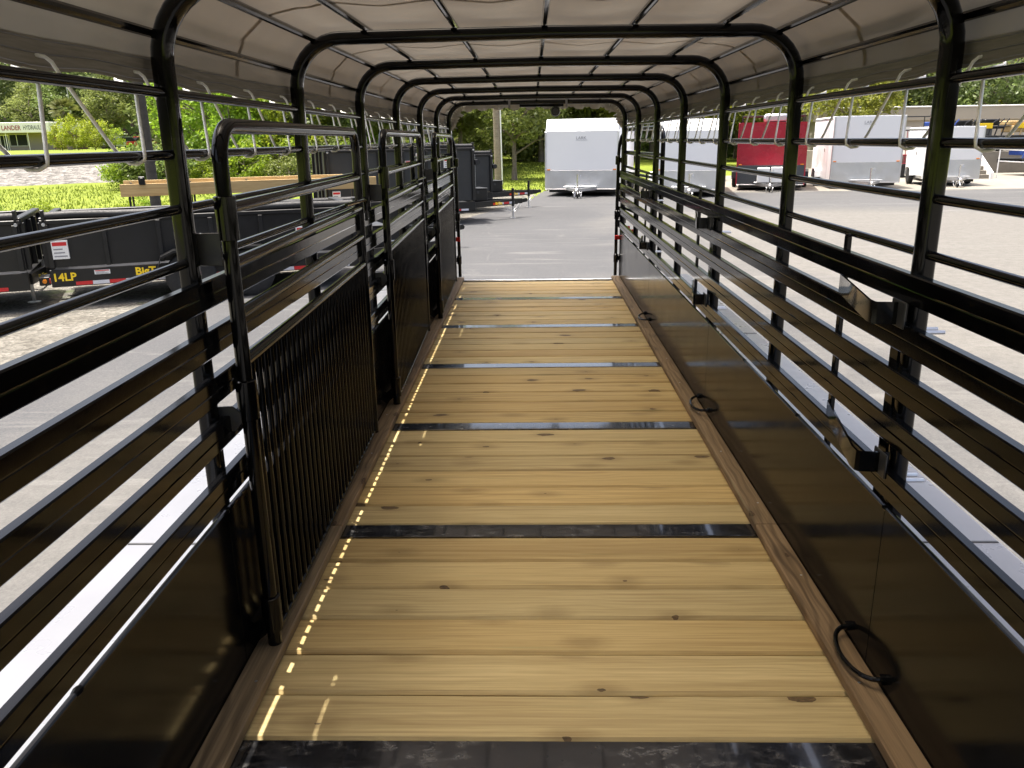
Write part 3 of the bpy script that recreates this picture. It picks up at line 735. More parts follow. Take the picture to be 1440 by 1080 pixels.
def dump_trailer(label, sv, dn, L, W, top, tongue, body='satin_black', model=None, roll=True, timber=False, fz=.30, toolbox=True, group='black trailers parked in a slanted row', name='dump_trailer', decals=True, tape=True, wheels=True):
    g = thing(name, label, 'trailer', yard(sv, dn), RZ, group)
    bz = fz+.27
    for y in (.04, W-.04):
        b = MB(); b.box(0, L, y-.04, y+.04, fz, fz+.24, .006); b.build('frame_beam', 'satin_black', g)
    b = MB(); b.box(.02, L-.02, .09, W-.09, fz+.16, fz+.2); b.build('bed_floor', body, g)
    if not timber:
        for y, s_ in ((.03, -1), (W-.03, 1)):
            b = MB(); b.box(0, L, y-.012, y+.012, bz, top-.06, .003); p = b.build('side_panel', body, g)
            k = 0
            for i in range(7):
                x = .05+(L-.1)*i/6; b = MB(); b.box(x-.03, x+.03, min(y+s_*.012, y+s_*.075), max(y+s_*.012, y+s_*.075), bz, top-.062, .004); b.build('rib', 'satin_black', p)
            b = MB(); b.box(-.02, L+.02, y-.05, y+.05, top-.06, top, .008); b.build('top_rail', 'satin_black', g)
        for x in (.02, L-.02):
            b = MB(); b.box(x-.015, x+.015, .05, W-.05, bz, top-.03, .003); ep = b.build('end_panel', body, g)
            e_ = -1 if x < 1 else 1
            for yy in (.12, W*.38, W*.62, W-.12):
                b = MB(); b.box(min(x+e_*.016, x+e_*.07), max(x+e_*.016, x+e_*.07), yy-.035, yy+.035, bz, top-.04, .004); b.build('rib', 'satin_black', ep)
            b = MB(); b.box(x-.05, x+.05, .02, W-.02, top-.028, top+.03, .01); b.build('end_rail', 'satin_black', g)
        if roll:
            b = MB(); n = 14; b.sweep([(.05+(L-.1)*i/n, .06+.006*math.sin(i*2), top+.045+.008*math.sin(i*1.3)) for i in range(n+1)], [(.055*math.cos(a*.5236), .065*math.sin(a*.5236)) for a in range(12)]); b.build('tarp_roll', 'tarp_roll', g, 60)
            for x in (.03, L-.03):
                b = MB(); b.box(x-.02, x+.02, -.02, .10, top-.03, top+.13, .005); b.build('roll_bracket', 'satin_black', g)
                b = MB(); b.lathe([(-.03, .022), (0, .025)], (x, -.02, top-.06), 'y', 8); b.build('roll_bolt', 'galvanised', g)
    else:
        for i, (z0, z1) in enumerate(((top-.24, top),)):
            for y in (.0, W):
                b = MB(); b.box(-.05-L/2, L/2+.05, -.019, .019, -(z1-z0)/2, (z1-z0)/2, .004); b.build('timber_side', 'timber', g, 20, True, (L/2, y, (z0+z1)/2))
        for i in range(5):
            x = .1+(L-.2)*i/4
            for y in (.035, W-.035):
                b = MB(); b.box(x-.02, x+.02, y-.015, y+.015, fz+.24, top-.05, .003); b.build('stake', 'satin_black', g)
        for i in range(6):
            b = MB(); yy = .1+(W-.2)*i/6; b.box(-L/2, L/2, 0, (W-.2)/6-.01, 0, .035, .003); b.build('deck_board', 'timber', g, 20, True, (L/2, yy, fz+.21))
        b = MB(); b.box(.3, .42, -.05, .03, top-.02, top+.14, .01); b.box(.33, .39, -.08, -.05, top+.05, top+.12, .01); b.build('latch_post', 'satin_black', g)
    # tongue
    te = L+tongue
    for s_ in (-1, 1):
        b = MB(); b.sweep([(L-.02, W/2+s_*(W/2-.25), fz+.12), (te-.12, W/2+s_*.05, fz+.12)], [(.075, .03), (-.075, .03), (-.075, -.03), (.075, -.03)], up=(0, 0, 1)); tg = b.build('tongue_beam', 'satin_black', g)
        if s_ < 0 and tape:
            for i in range(4):
                f0 = .45+.12*i; b = MB(); ya = W/2-(W/2-.25); 
                p0 = Vector((L-.02+(te-.1-L)*f0, ya+(W/2-.05-ya)*f0-.034, fz+.075)); p1 = Vector((L-.02+(te-.1-L)*(f0+.115), ya+(W/2-.05-ya)*(f0+.115)-.034, fz+.075))
                b.add([p0, p1, p1+Vector((0, 0, .06)), p0+Vector((0, 0, .06))], [(0, 1, 2, 3)]); b.build('tape_strip', 'red_tape' if i % 2 == 0 else 'silver_tape', g, 0)
    b = MB(); b.box(te-.14, te+.05, W/2-.06, W/2+.06, fz+.06, fz+.2, .01); b.prism([(te+.05, fz+.08), (te+.2, fz+.1), (te+.22, fz+.15), (te+.18, fz+.2), (te+.05, fz+.18)], W/2-.045, W/2+.045, 'y'); b.build('coupler', 'satin_black', g)
    b = MB(); b.tube([(te-.3, W/2-.16, .02), (te-.3, W/2-.16, fz+.1)], .025, 8); b.lathe([(0, .09), (.012, .09)], (te-.3, W/2-.16, 0), 'z', 12); j = b.build('jack', 'galvanised', g)
    b = MB(); b.tube([(te-.3, W/2-.16, fz), (te-.3, W/2-.16, fz+.5)], .04, 10); b.tube([(te-.3, W/2-.16, fz+.46), (te-.22, W/2-.18, fz+.47), (te-.22, W/2-.18, fz+.35)], .008, 6); b.build('jack_tube', 'satin_black', j)
    for s_ in (-1, 1):
        b = MB(); b.tube([(te-.5+.5*i/8, W/2+s_*.09, fz+.06-.22*math.sin(math.pi*i/8)) for i in range(9)], .008, 6); b.build('safety_chain', 'galvanised', g)
    if body == 'grey_bin':
        b = MB(); b.box(L+.075, L+.10, W*.1, W*.36, bz+.35, top-.18, .004); b.build('bulkhead_board', 'galvanised', g)
        b = MB(); b.tube([(L+.1, .0, top-.38), (L+.16, W*.5, top-.40), (L+.1, W, top-.38)], .07, 10); b.build('front_roll', 'tarp_roll', g, 60)
    if toolbox:
        b = MB(); b.box(L+.18, L+.62, W/2-.32, W/2+.32, fz+.2, fz+.52, .015); tb = b.build('toolbox', 'satin_black', g)
        b = MB(); b.box(L+.17, L+.63, W/2-.33, W/2+.33, fz+.522, fz+.545, .006); b.build('lid', 'grey_bin', tb)
        b = MB(); b.box(L+.3, L+.37, W/2-.326, W/2-.32, fz+.40, fz+.47, .001); b.build('latch', 'plate_grey', tb)
    if wheels:
        for y in (-.14, W+.14):
            for x in (L*.42, L*.42+.82): wheel(g, x, y, .35, .2, 'satin_black')
            s_ = -1 if y < 0 else 1
            b = MB(); pts = [(L*.42-.46, .42), (L*.42-.38, .66), (L*.42-.2, .74), (L*.42+1.02, .74), (L*.42+1.2, .66), (L*.42+1.28, .42)]
            vs = []; fs = []
            y0, y1 = (-.29, -.01) if y < 0 else (W+.01, W+.29)
            for (x, z) in pts: vs += [(x, y0, z), (x, y1, z), (x, y1, z-.012), (x, y0, z-.03)]
            for i in range(5):
                for q in range(4): a = i*4+q; c_ = i*4+(q+1) % 4; fs.append((a, c_, c_+4, a+4))
            b.add(vs, fs); b.build('fender', 'satin_black', g)
    if tape:
        x = .30; i = 0
        while x < L-.3:
            b = MB(); b.add([(x, -.0035, fz+.012), (x+.21, -.0035, fz+.012), (x+.21, -.0035, fz+.062), (x, -.0035, fz+.062)], [(0, 1, 2, 3)]); b.build('tape_strip', 'red_tape' if i % 2 == 0 else 'silver_tape', g, 0); x += .213; i += 1
    b = MB(); b.box(-.16, -.02, .1, .4, fz+.02, fz+.14, .01); lb = b.build('lamp_box', 'satin_black', g)
    b = MB(); b.lathe([(-.01, .028), (0, .03)], (-.09, .09, fz+.08), 'y', 12); b.build('side_lamp', 'orange_lens', g)
    for y in (.12, W-.12):
        b = MB(); b.box(-.03, -.012, y-.05, y+.05, fz+.05, fz+.12, .005); b.build('tail_lamp', 'red_lens', g)
    if model: text('model_lettering', model, .15, 'yellow_vinyl', g, (.17, -.004, fz+.085), (R_(90), 0, 0), .001, .004)
    if decals:
        text('brand_lettering', 'BigTex', .15, 'yellow_vinyl', g, (1.28, -.004, fz+.1), (R_(90), 0, 0), .001, .005)
        text('brand_lettering', 'BigTex', .10, 'yellow_vinyl', g, (L+.52*tongue, .02+.52*(W/2-.24)+.14, fz+.085), (R_(90), 0, math.atan2(W/2-.25, tongue)), .001, .004)
        for (x, z, w_, h_, mt) in ((.55, fz+.145, .2, .06, 'sticker_white'), (2.3, top-.42, .13, .3, 'sticker_white'), (2.0, top-.42, .26, .12, 'sticker_white'), (-.02+.1, bz+.12, .2, .25, 'sticker_white'), (L*.78, top-.5, .2, .24, 'sticker_white')):
            yy = .0135-.0 if z > bz else -.004
            yy = -.05 if z > bz and not timber else -.004
            if timber and z > bz: continue
            b = MB(); b.box(x, x+w_, yy, yy+.068 if z > bz else yy+.002, z, z+h_); st = b.build('sticker', mt, g)
            b = MB(); b.box(x+.012, x+w_-.012, yy-.002, yy, z+h_*.72, z+h_*.92); b.build('sticker_band', 'red_tape', st)
            for q in range(3):
                b = MB(); zz = z+h_*(.12+.19*q); b.box(x+.02, x+w_*(.9-.12*q), yy-.002, yy, zz, zz+h_*.07); b.build('print_line', 'sticker_text', st)
    return g
dump_trailer('low black dump trailer lettered 14LP in yellow on its frame', 0, 0, 4.3, 2.0, 1.22, 1.4, model='14LP')
dump_trailer('black dump trailer parked behind the tail of the 14LP trailer', -4.85, -.1, 4.6, 2.0, 1.24, .2, toolbox=False)
dump_trailer('black open trailer between the 14LP trailer and the timber-sided one', 1.9, 2.75, 3.9, 1.75, 1.08, 1.3, fz=.28)
dump_trailer('black flatbed trailer with long pale timber sides', .85, 5.3, 5.0, 1.9, 1.44, 1.4, timber=True, name='flatbed_trailer', decals=False)
dump_trailer('tall dark grey dump trailer with roof-high ribbed sides beyond the timber-sided trailer', 5.4, 8.3, 3.9, 2.0, 1.98, 1.75, body='grey_bin', fz=.34)
dump_trailer('farthest grey dump trailer of the slanted row, tongue beside the lawn', 6.9, 11.6, 4.2, 2.0, 1.75, 1.9, body='grey_bin', fz=.36)
# slanted lid of the tall bin with a grey corner sheet
# ------------------------------------------------------------------ cargo trailers
def cargo_trailer(label, loc, rz, W, H, L, body, guard, gh, cap=.0, zb=.28, axles=1, logo=True, boxes=False, rack=False, vent=False, side_door=True, group='enclosed cargo trailers parked at the far side'):
    g = thing('cargo_trailer', label, 'trailer', (loc[0], loc[1], GZ+.010), rz, group)
    # local: front face at y = 0 looking to -y, x across, z up from the yard
    h = W/2; r = .07
    sec = [(-h, zb), (-h, H-r)]+arc(-h+r, H-r, r, 180, 90, 4)[1:]+[(0, H+.015)]+arc(h-r, H-r, r, 90, 0, 4)[:-1]+[(h, H-r), (h, zb)]
    b = MB(); b.prism(sec, .32 if cap else .02, L, 'y'); b.build('body', body, g, 30)
    zt = H-cap
    b = MB()
    if cap:
        b.prism([(.0, zt), (.32, H+.0), (.33, H-.02), (.33, zt)], -h+.02, h-.02, 'x'); b.build('nose_cap', 'white_gel' if body == 'white_gel' else body, g, 30)
        b = MB(); b.box(-h+.02, h-.02, .0, .33, zb, zt-.004)
    else: b.box(-h+.02, h-.02, .0, .03, zb, zt-.02)
    b.build('front_panel', body, g)
    b = MB(); b.box(-h+.03, h-.03, -.012, -.001, zb+.03, zb+gh, .003); b.build('stone_guard', guard, g)
    for s_ in (-1, 1):
        b = MB(); x = s_*(h-.012); b.box(x-.028, x+.028, -.02, .05, zb, zt, .012); b.build('corner_trim', 'aluminium' if body == 'white_gel' else body, g)
        b = MB(); b.box(x-.06-s_*.12, x+.06-s_*.12, -.022, -.002, zb+gh+.01, zb+gh+.05, .004); b.build('marker_lamp', 'orange_lens', g)
        b = MB(); b.box(s_*(h+.001)-.006, s_*(h+.001)+.006, .34, L, zb, zb+.12, .002); b.build('side_trim', 'aluminium', g)
        b = MB(); b.box(s_*(h+.002)-.008, s_*(h+.002)+.008, .34, L, H-.12, H-.05, .002); b.build('roof_trim', 'aluminium', g)
        n = int(L/1.2)
        for i in range(1, n):
            b = MB(); y = .34+(L-.34)*i/n; b.box(s_*(h+.001)-.003, s_*(h+.001)+.003, y-.015, y+.015, zb+.125, H-.125); b.build('wall_seam', body, g)
        for a in range(axles):
            wheel(g, s_*(h+.13), L*.55+a*.85, .34, .2, 'galvanised', 'x')
        b = MB(); y0, y1 = L*.55-.45, L*.55+.45+(axles-1)*.85
        pts = [(y0, .40), (y0+.06, .66), (y0+.2, .76), (y1-.2, .76), (y1-.06, .66), (y1, .40)]; vs = []; fs = []
        xa, xb = s_*(h+.008), s_*(h+.26)
        for (y, z) in pts: vs += [(xa, y, z), (xb, y, z), (xb, y, z-.03), (xa, y, z-.012)]
        for i in range(5):
            for q in range(4): a = i*4+q; c_ = i*4+(q+1) % 4; fs.append((a, c_, c_+4, a+4))
        b.add(vs, fs); b.build('fender', 'white_gel' if body == 'white_gel' else 'satin_black', g)
    b = MB(); b.box(-h+.02, h-.02, -.03, .0, zb-.005, zb+.028, .006); b.build('bottom_trim', 'aluminium', g)
    b = MB(); b.box(-h+.1, h-.1, .3, L-.1, zb-.12, zb-.01); b.build('chassis', 'satin_black', g)
    if side_door:
        b = MB(); b.box(-h-.012, -h-.002, .9, 1.7, zb+.1, H-.18, .004); d = b.build('side_door', body, g)
        b = MB(); b.box(-h-.03, -h-.012, 1.55, 1.64, (H+zb)/2-.1, (H+zb)/2+.05, .004); b.build('handle', 'chrome', d)
    tl = 1.35
    for s_ in (-1, 1):
        b = MB(); b.sweep([(s_*.62, .1, zb+.04), (s_*.05, -tl+.2, zb+.04)], [(.055, .03), (-.055, .03), (-.055, -.03), (.055, -.03)], up=(0, 0, 1)); b.build('tongue_beam', 'galvanised', g)
        b = MB(); b.tube([(s_*.12, -tl+.55-.5*i/8, zb-.03-.2*math.sin(math.pi*i/8)) for i in range(9)], .016, 6); b.build('safety_chain', 'galvanised', g)
    b = MB(); b.box(-.62, .62, -.42, -.16, zb+.11, zb+.14, .005); b.build('tongue_step', 'aluminium', g)
    b = MB(); b.box(-.05, .05, -tl, -tl+.28, zb-.0, zb+.12, .02); b.lathe([(0, .06), (.07, .07), (.1, .03)], (0, -tl+.02, zb-.01), 'z', 12); b.build('coupler', 'chrome', g)
    b = MB(); b.tube([(0, -tl+.32, .1), (0, -tl+.32, zb+.62)], .028, 10); b.tube([(0, -tl+.32, zb+.6), (.12, -tl+.3, zb+.62), (.12, -tl+.26, zb+.52)], .010, 6); j = b.build('jack', 'chrome', g)
    b = MB(); b.lathe([(-.03, .06), (-.025, .075), (.025, .075), (.03, .06)], (0, -tl+.32, .075), 'x', 14); b.build('jack_wheel', 'rubber', j)
    if logo:
        text('logo_lettering', 'LARK', .15, 'sticker_text', g, (-.02, -.003, zt-.30), (R_(90), 0, 0), .001, .0, sx=1.1)
        b = MB(); b.box(-.22, .22, -.004, -.001, zt-.335, zt-.325); b.build('logo_underline', 'sticker_text', g)
    if boxes:
        for s_ in (-1, 1):
            b = MB(); b.box(s_*.27-.24, s_*.27+.24, -.55, -.15, zb+.12, zb+.72 if s_ > 0 else zb+.70, .02); b.build('front_box', 'white_paint', g)
    if rack:
        b = MB()
        for y in (.6, 1.4, 2.2, 3.0):
            for s_ in (-1, 1): b.tube([(s_*(h-.1), y, H-.03), (s_*(h-.1), y, H+.26)], .016, 6)
            b.tube([(-h+.1, y, H+.26), (h-.1, y, H+.26)], .016, 6)
        for s_ in (-1, 1): b.tube([(s_*(h-.1), .6, H+.26), (s_*(h-.1), 3.0, H+.26)], .016, 6)
        b.build('roof_rack', 'satin_black', g)
    if vent:
        b = MB(); b.box(-.4, .55, .5, 1.3, H+.0, H+.34, .08); b.build('roof_vent', 'galvanised', g, 40)
    return g
def front_at(xc, yc, back_deg): return (xc, yc), -R_(back_deg)
cargo_trailer('big white cargo trailer with sloped nose parked straight behind the open tailgate', (1.84, 32.4), -R_(11), 2.82, 2.88, 8.0, 'white_gel', 'aluminium', .72, .45, .26, 2)
cargo_trailer('white cargo trailer with sloped nose beside the red one', (5.75, 31.2), -R_(9), 2.5, 2.78, 6.5, 'white_gel', 'aluminium', .70, .40, .26, 2, logo=False)
cargo_trailer('red cargo trailer with dark lower front and two pale boxes on its tongue', (9.62, 34.3), -R_(15), 2.66, 2.66, 4.8, 'red_gel', 'dark_guard', .78, 0, .22, 1, logo=False, boxes=True, rack=True, vent=True)
cargo_trailer('flat-fronted white cargo trailer between the red one and the smallest one', (13.55, 34.6), -R_(9), 2.70, 2.86, 4.6, 'white_gel', 'aluminium', .82, 0, .24, 1)
cargo_trailer('smallest white cargo trailer, beside the concrete steps', (17.55, 35.6), -R_(11), 2.12, 2.40, 3.4, 'white_gel', 'aluminium', .80, 0, .28, 1, logo=False)

# ------------------------------------------------------------------ right hand background: depot, steps, ramp, machines
g = thing('depot_building', 'long low beige depot with flat roof behind the cargo trailers', 'building', (45, 60, GZ))
b = MB(); b.box(-25, 30, 0, 14, 0, 3.0); b.build('wall', 'beige_wall', g)
b = MB(); b.box(-25.15, 30.15, -.15, 14.15, 3.0, 3.85, .03); b.build('fascia', 'beige_wall', g)
b = MB(); b.box(-25.2, 30.2, -.2, 14.2, 3.855, 3.95, .02); b.build('roof_edge', 'white_paint', g)
for i in range(9):
    x = -22+i*5.6
    b = MB(); b.box(x, x+3.4, -.03, -.005, .1, 2.6, .01); d = b.build('roller_door', 'dark_guard' if i % 2 else 'white_paint', g)
    for k in range(8):
        b = MB(); b.box(x+.02, x+3.38, -.045, -.031, .14+k*.31, .14+k*.31+.28, .006); b.build('door_slat', 'dark_guard' if i % 2 else 'white_paint', d)
g = thing('concrete_steps', 'concrete steps with white side walls up to the raised dock', 'steps', (21.4, 41, GZ+.006))
for i in range(6):
    b = MB(); b.box(-.62, .62, i*.30, 2.6, i*.19, (i+1)*.19-.002*(i % 2), .008); b.build('step', 'concrete', g)
for s_ in (-1, 1):
    b = MB(); b.prism([(-.12, 0), (-.12, .28), (1.75, 1.45), (2.6, 1.45), (2.6, 0)], s_*.70-.07, s_*.70+.07, 'x'); b.build('side_wall', 'white_paint' if s_ > 0 else 'concrete', g)
g = thing('handrail', 'white pipe handrail running along the ramp beside the steps', 'railing', (22.6, 41.4, GZ+.006))
pts = [(0, 0), (1.6, -.2), (3.4, -.4), (5.4, -.6), (7.4, -.8), (9.6, -1.0)]
for i, (x, y) in enumerate(pts):
    b = MB(); b.tube([(x, y, 0), (x, y, 1.35-.10*i)], .03, 8); b.build('post', 'white_paint', g)
for z in (1.35, .8):
    b = MB(); b.tube([(x, y, z-.10*i) for i, (x, y) in enumerate(pts)], .028, 8); b.build('rail', 'white_paint', g)
b = MB(); b.tube([(-.55, .2, 1.75), (-.3, .1, 1.72), (0, 0, 1.35)], .028, 8); b.build('rail', 'white_paint', g)
o = MB(); o.prism([(18.5, 43.62), (22.3, 43.62), (22.3, 46.8), (38, 46.8), (38, 59.8), (18.5, 59.8)], GZ+.01, GZ+1.13, 'z'); o = o.build('loading_dock', 'concrete'); tag(o, 'raised concrete loading dock behind the steps', 'dock')
for i, (x, y, z, c, lab) in enumerate(((27.6, 44.2, 0, 'satin_black', 'black equipment trailer parked on the ground behind the handrail'), (25.2, 48.4, 1.12, 'satin_black', 'black equipment trailer with yellow badges standing on the dock'),)):
    g = thing('equipment_trailer', lab, 'trailer', (x, y, GZ+.012+z), R_(8), 'equipment trailers in front of the depot')
    b = MB()
    for yy in (-.9, .9): b.box(-3.2, 4.5, yy-.05, yy+.05, .62, .8, .01)
    b.build('frame_beam', 'satin_black', g)
    for k in range(9):
        bb = MB(); bb.box(-3.1+k*.85, -2.3+k*.85, -.85, .85, .802, .84, .004); bb.build('deck_board', 'grey_bin', g)
    for xx in (-.4, .5):
        for yy in (-1.05, 1.05): wheel(g, xx, yy, .38, .22, 'satin_black')
    for k, (xx, col_) in enumerate(((-2.6, 'blue_paint'), (-1.2, 'satin_black'), (.4, 'satin_black'), (1.9, 'timber'), (3.2, 'satin_black'))):
        bb = MB(); bb.box(xx-.5, xx+.5, -.7, .3, 1.0+.1*k % .3, 1.35, .03); bb.box(xx-.6, xx+.3, -.5, .5, 1.38, 1.62+.05*(k % 3), .04)
        for q in range(3): bb.tube([(xx-.5+.4*q, -.75, .85), (xx-.3+.4*q, -.72, 1.5), (xx+.1+.3*q, -.7, 1.72)], .035, 6)
        bb.build('loaded_frame', col_, g)
    b = MB(); b.box(-.9, .1, -.78, -.74, 1.22, 1.5, .005); b.build('badge', 'yellow_vinyl', g)
    b = MB(); b.box(1.6, 2.5, -.78, -.74, 1.22, 1.5, .005); b.build('badge', 'yellow_vinyl', g)
g = thing('mesh_trailer', 'red utility trailer with tall black mesh gate behind the white cargo trailers', 'trailer', (18.2, 44, GZ+.012), R_(6))
b = MB(); b.box(-2.2, 2.2, -.8, .8, .5, .68, .01); b.build('frame', 'red_gel', g)
for z in (1.1, 1.5, 1.9, 2.3):
    b = MB(); b.tube([(-2.2, -.8, z), (2.2, -.8, z)], .03, 6); b.build('rail', 'red_gel' if z < 2 else 'satin_black', g)
for i in range(12):
    b = MB(); x = -2.2+.4*i; b.tube([(x, -.8, .68), (x, -.8, 2.95 if i % 3 == 0 else 2.3)], .02, 6); b.build('stake', 'red_gel' if i % 3 else 'satin_black', g)
b = MB(); b.tube([(-2.2, -.8, 2.95), (2.2, -.8, 2.95)], .03, 6); b.build('rail', 'satin_black', g)
for x in (-.4, .5):
    for y in (-.95, .95): wheel(g, x, y, .34, .2, 'satin_black')
g = thing('box_truck', 'dark blue truck seen in the gap left of the red cargo trailer', 'truck', (8.4, 44, GZ+.012), R_(5))
b = MB(); b.box(-1.1, 1.1, 0, 4, .9, 2.9, .06); b.build('cargo_box', 'white_gel', g)
b = MB(); b.prism([(-1.9, .5), (-1.9, 1.25), (-1.3, 1.4), (-.9, 2.1), (-.02, 2.1), (-.02, .5)], -.95, .95, 'x'); b.build('cab', 'blue_paint', g, 30)
b = MB(); b.prism([(-1.27, 1.42), (-.93, 2.02), (-.91, 2.02), (-1.25, 1.42)], -.82, .82, 'x'); b.build('windscreen', 'glass_dark', g)
for y in (-1.1, 2.6):
    for x in (-.88, .88): wheel(g, x, y, .42, .25, 'galvanised', 'x')
b = MB(); b.box(-.9, .9, -2.0, -1.9, .5, .72, .03); b.build('bumper', 'chrome', g)
o = MB(); o.tube([(23.6, 50, GZ+1.14), (23.9, 50, GZ+4.3)], .07, 10); o = o.build('white_mast', 'white_paint'); tag(o, 'slim leaning white pole standing in front of the depot', 'pole')

# ------------------------------------------------------------------ far left: shop, vehicles, poles
g = thing('brick_shop', 'low brick shop with white lettered fascia across the railway', 'shop', (-74.5, 115, 1.02))
b = MB(); b.box(-9, 8.6, 0, 9, 0, 2.42); b.build('wall', 'brick_front', g)
b = MB(); b.box(-9.3, 9.2, -1.6, 9.2, 2.425, 3.78, .04); b.build('fascia', 'white_paint', g)
text('sign_lettering', 'D LANDER', .86, 'red_text', g, (3.62, -1.612, 2.78), (R_(90), 0, 0), .004, .012, 'CENTER', .82)
text('sign_lettering', 'HYDRAULIC', .80, 'dark_text', g, (7.1, -1.612, 2.82), (R_(90), 0, 0), .004, .008, 'CENTER', .66)
for (x0, x1, z0, z1) in ((2.6, 3.5, .75, 2.2), (3.6, 5.0, .75, 2.2), (-3, -1, .75, 2.2), (-6, -4, .75, 2.2)):
    b = MB(); b.box(x0-.06, x1+.06, -.06, .0-.002, z0-.06, z1+.06, .01); f = b.build('window', 'white_paint', g)
    b = MB(); b.box(x0, x1, -.075, -.061, z0, z1); b.build('pane', 'glass_dark', f)
b = MB(); b.box(1.2, 2.4, -.06, -.002, 0, 2.25, .01); f = b.build('door', 'white_paint', g)
for x in (1.3, 1.85):
    b = MB(); b.box(x, x+.45, -.075, -.061, .15, 2.1); b.build('pane', 'glass_dark', f)
for x in (-6, -.5, 2.95, 6.0, 8.3):
    b = MB(); b.tube([(x, -1.4, 0), (x, -1.4, 2.43)], .05, 8); b.build('post', 'white_paint', g)
b = MB(); b.box(-9.4, 9.4, -2.4, .1, -.05, .05); b.build('walkway', 'concrete', g)
def car(label, loc, rz, mat, L=4.5, H=1.6, name='parked_car'):
    g = thing(name, label, 'car', loc, rz, 'vehicles parked across the railway'); hl = L/2
    low = [(-hl, .35), (-hl, .75), (-hl+.1, .92), (-hl*.45, 1.0), (hl*.85, .98), (hl, .85), (hl, .35)]
    b = MB(); b.prism(low, -.87, .87, 'x'); b.build('body', mat, g, 30)
    b = MB(); b.prism([(-hl*.42, 1.0), (-hl*.12, H-.04), (hl*.62, H), (hl*.86, .99)], -.74, .74, 'x'); cb = b.build('cabin', 'glass_dark', g, 30)
    b = MB(); b.prism([(-hl*.14, H-.05), (-hl*.1, H), (hl*.62, H+.03), (hl*.68, H-.06)], -.76, .76, 'x'); b.build('roof', mat, cb, 30)
    for y in (-hl*.62, hl*.62):
        for x in (-.8, .8): wheel(g, x, y, .33, .2, 'galvanised', 'x')
    for x in (-.65, .65):
        b = MB(); b.box(x-.16, x+.16, -hl-.02, -hl+.03, .66, .8, .02); b.build('headlight', 'silver_tape', g)
    b = MB(); b.box(-.8, .8, -hl-.05, -hl+.05, .38, .55, .03); b.build('bumper', 'satin_black', g)
    return g
car('silver car parked beyond the lime green shrubs', (-58.6, 119, 1.16), R_(-38), 'silver_car')
car('red car parked beside the silver one', (-56.9, 121, 1.16), R_(-38), 'red_car')
def pole(label, x, y, r0, r1, h, mat, lean=0, trans=False, z=None):
    g = thing('utility_pole', label, 'pole', (x, y, height(x, y) if z is None else z)); n = 10
    b = MB(); b.tube([(lean*i/n*h, 0, h*i/n) for i in range(n+1)], 1, 14, scales=[r0+(r1-r0)*i/n for i in range(n+1)]); b.build('shaft', mat, g, 50)
    b = MB(); b.box(-1.1, 1.1, -.14-r1, -.02-r1, h-.6, h-.48, .01); b.build('crossarm', mat, g)
    for q in (-.9, -.3, .3, .9):
        b = MB(); b.lathe([(0, .03), (.06, .05), (.12, .02)], (q, -.08-r1, h-.48), 'z', 8); b.build('insulator', 'white_paint', g)
    return g
pole('dark weathered utility pole rising behind the timber-sided trailer', -11.07, 24.0, .155, .12, 9.5, 'pole_creosote', -.01)
gp = pole('pale brown utility pole with a white pipe at the edge of the lawn', -1.76, 41.8, .18, .14, 9.0, 'pole_wood', -.012)
b = MB(); b.tube([(.2-.012*i*.9, -.06, .9*i) for i in range(8)], .035, 8); b.build('conduit', 'white_paint', gp)
g = thing('street_lamp', 'grey street lamp with cantilever arm before the far woods', 'street lamp', (-61.2, 112, height(-61, 112)))
b = MB(); b.tube([(0, 0, 0), (0, 0, 9.5), (-.4, 0, 9.2), (-1.1, 0, 8.6)], .07, 8); b.build('shaft', 'galvanised', g)
b = MB(); b.box(-1.7, -1.0, -.15, .15, 8.45, 8.62, .05); b.build('lamp_head', 'galvanised', g)

# ------------------------------------------------------------------ trees
def crown_mesh(name, mat, R, rz, clumps, per, size, seed, flat=.0, droop=0):
    r = random.Random(seed); b = MB()
    for c in range(clumps):
        while True:
            v = Vector((r.gauss(0, 1), r.gauss(0, 1), r.gauss(0, 1)))
            if v.length > .1: break
        v.normalize(); k = r.uniform(.35, 1.0)**.6
        if v.z < -.5: k *= .8
        lump = 1+.28*mnoise.noise(v*1.8+Vector((seed, 0, 0)))
        ctr = Vector((v.x*R*k*lump, v.y*R*k*lump, v.z*rz*k*lump)); cr = R*r.uniform(.12, .24)
        for q in range(per):
            d = Vector((r.gauss(0, .55), r.gauss(0, .55), r.gauss(0, .42)))*cr
            p = ctr+d; s = size*r.uniform(.6, 1.3)
            a = Vector((r.gauss(0, 1), r.gauss(0, 1), r.gauss(0, .7)-droop)); a = a.normalized() if a.length > 1e-3 else Vector((1, 0, 0))
            n = a.cross(Vector((r.gauss(0, 1), r.gauss(0, 1), r.gauss(0, 1))))
            if n.length < 1e-3: continue
            n.normalize()
            b.v += [tuple(p-a*s*.5), tuple(p+n*s*.28), tuple(p+a*s*.55), tuple(p-n*s*.28)]; i = len(b.v); b.f.append((i-4, i-3, i-2, i-1))
    return b.mesh(name, mat, 0, False)
def trunk_mesh(h, r, R, seed):
    q = random.Random(seed); b = MB(); n = 8
    pts = [(q.uniform(-.06, .06)*h*.3*i/n, q.uniform(-.06, .06)*h*.3*i/n, h*i/n-.1) for i in range(n+1)]
    b.tube(pts, 1, 9, scales=[r*(1.35 if i == 0 else 1-.65*i/n) for i in range(n+1)])
    for k in range(9):
        t0 = q.uniform(.3, .9); a = q.uniform(0, 6.28); p = Vector(pts[int(t0*n)]); L = R*q.uniform(.55, .95)
        e = p+Vector((math.cos(a)*L, math.sin(a)*L, L*q.uniform(.3, .9))); md = (p+e)/2+Vector((0, 0, L*.12))
        b.tube([p, md, e], 1, 6, scales=[r*.42, r*.25, r*.08])
    return b.mesh('trunk', 'bark', 50)
KIND = {}
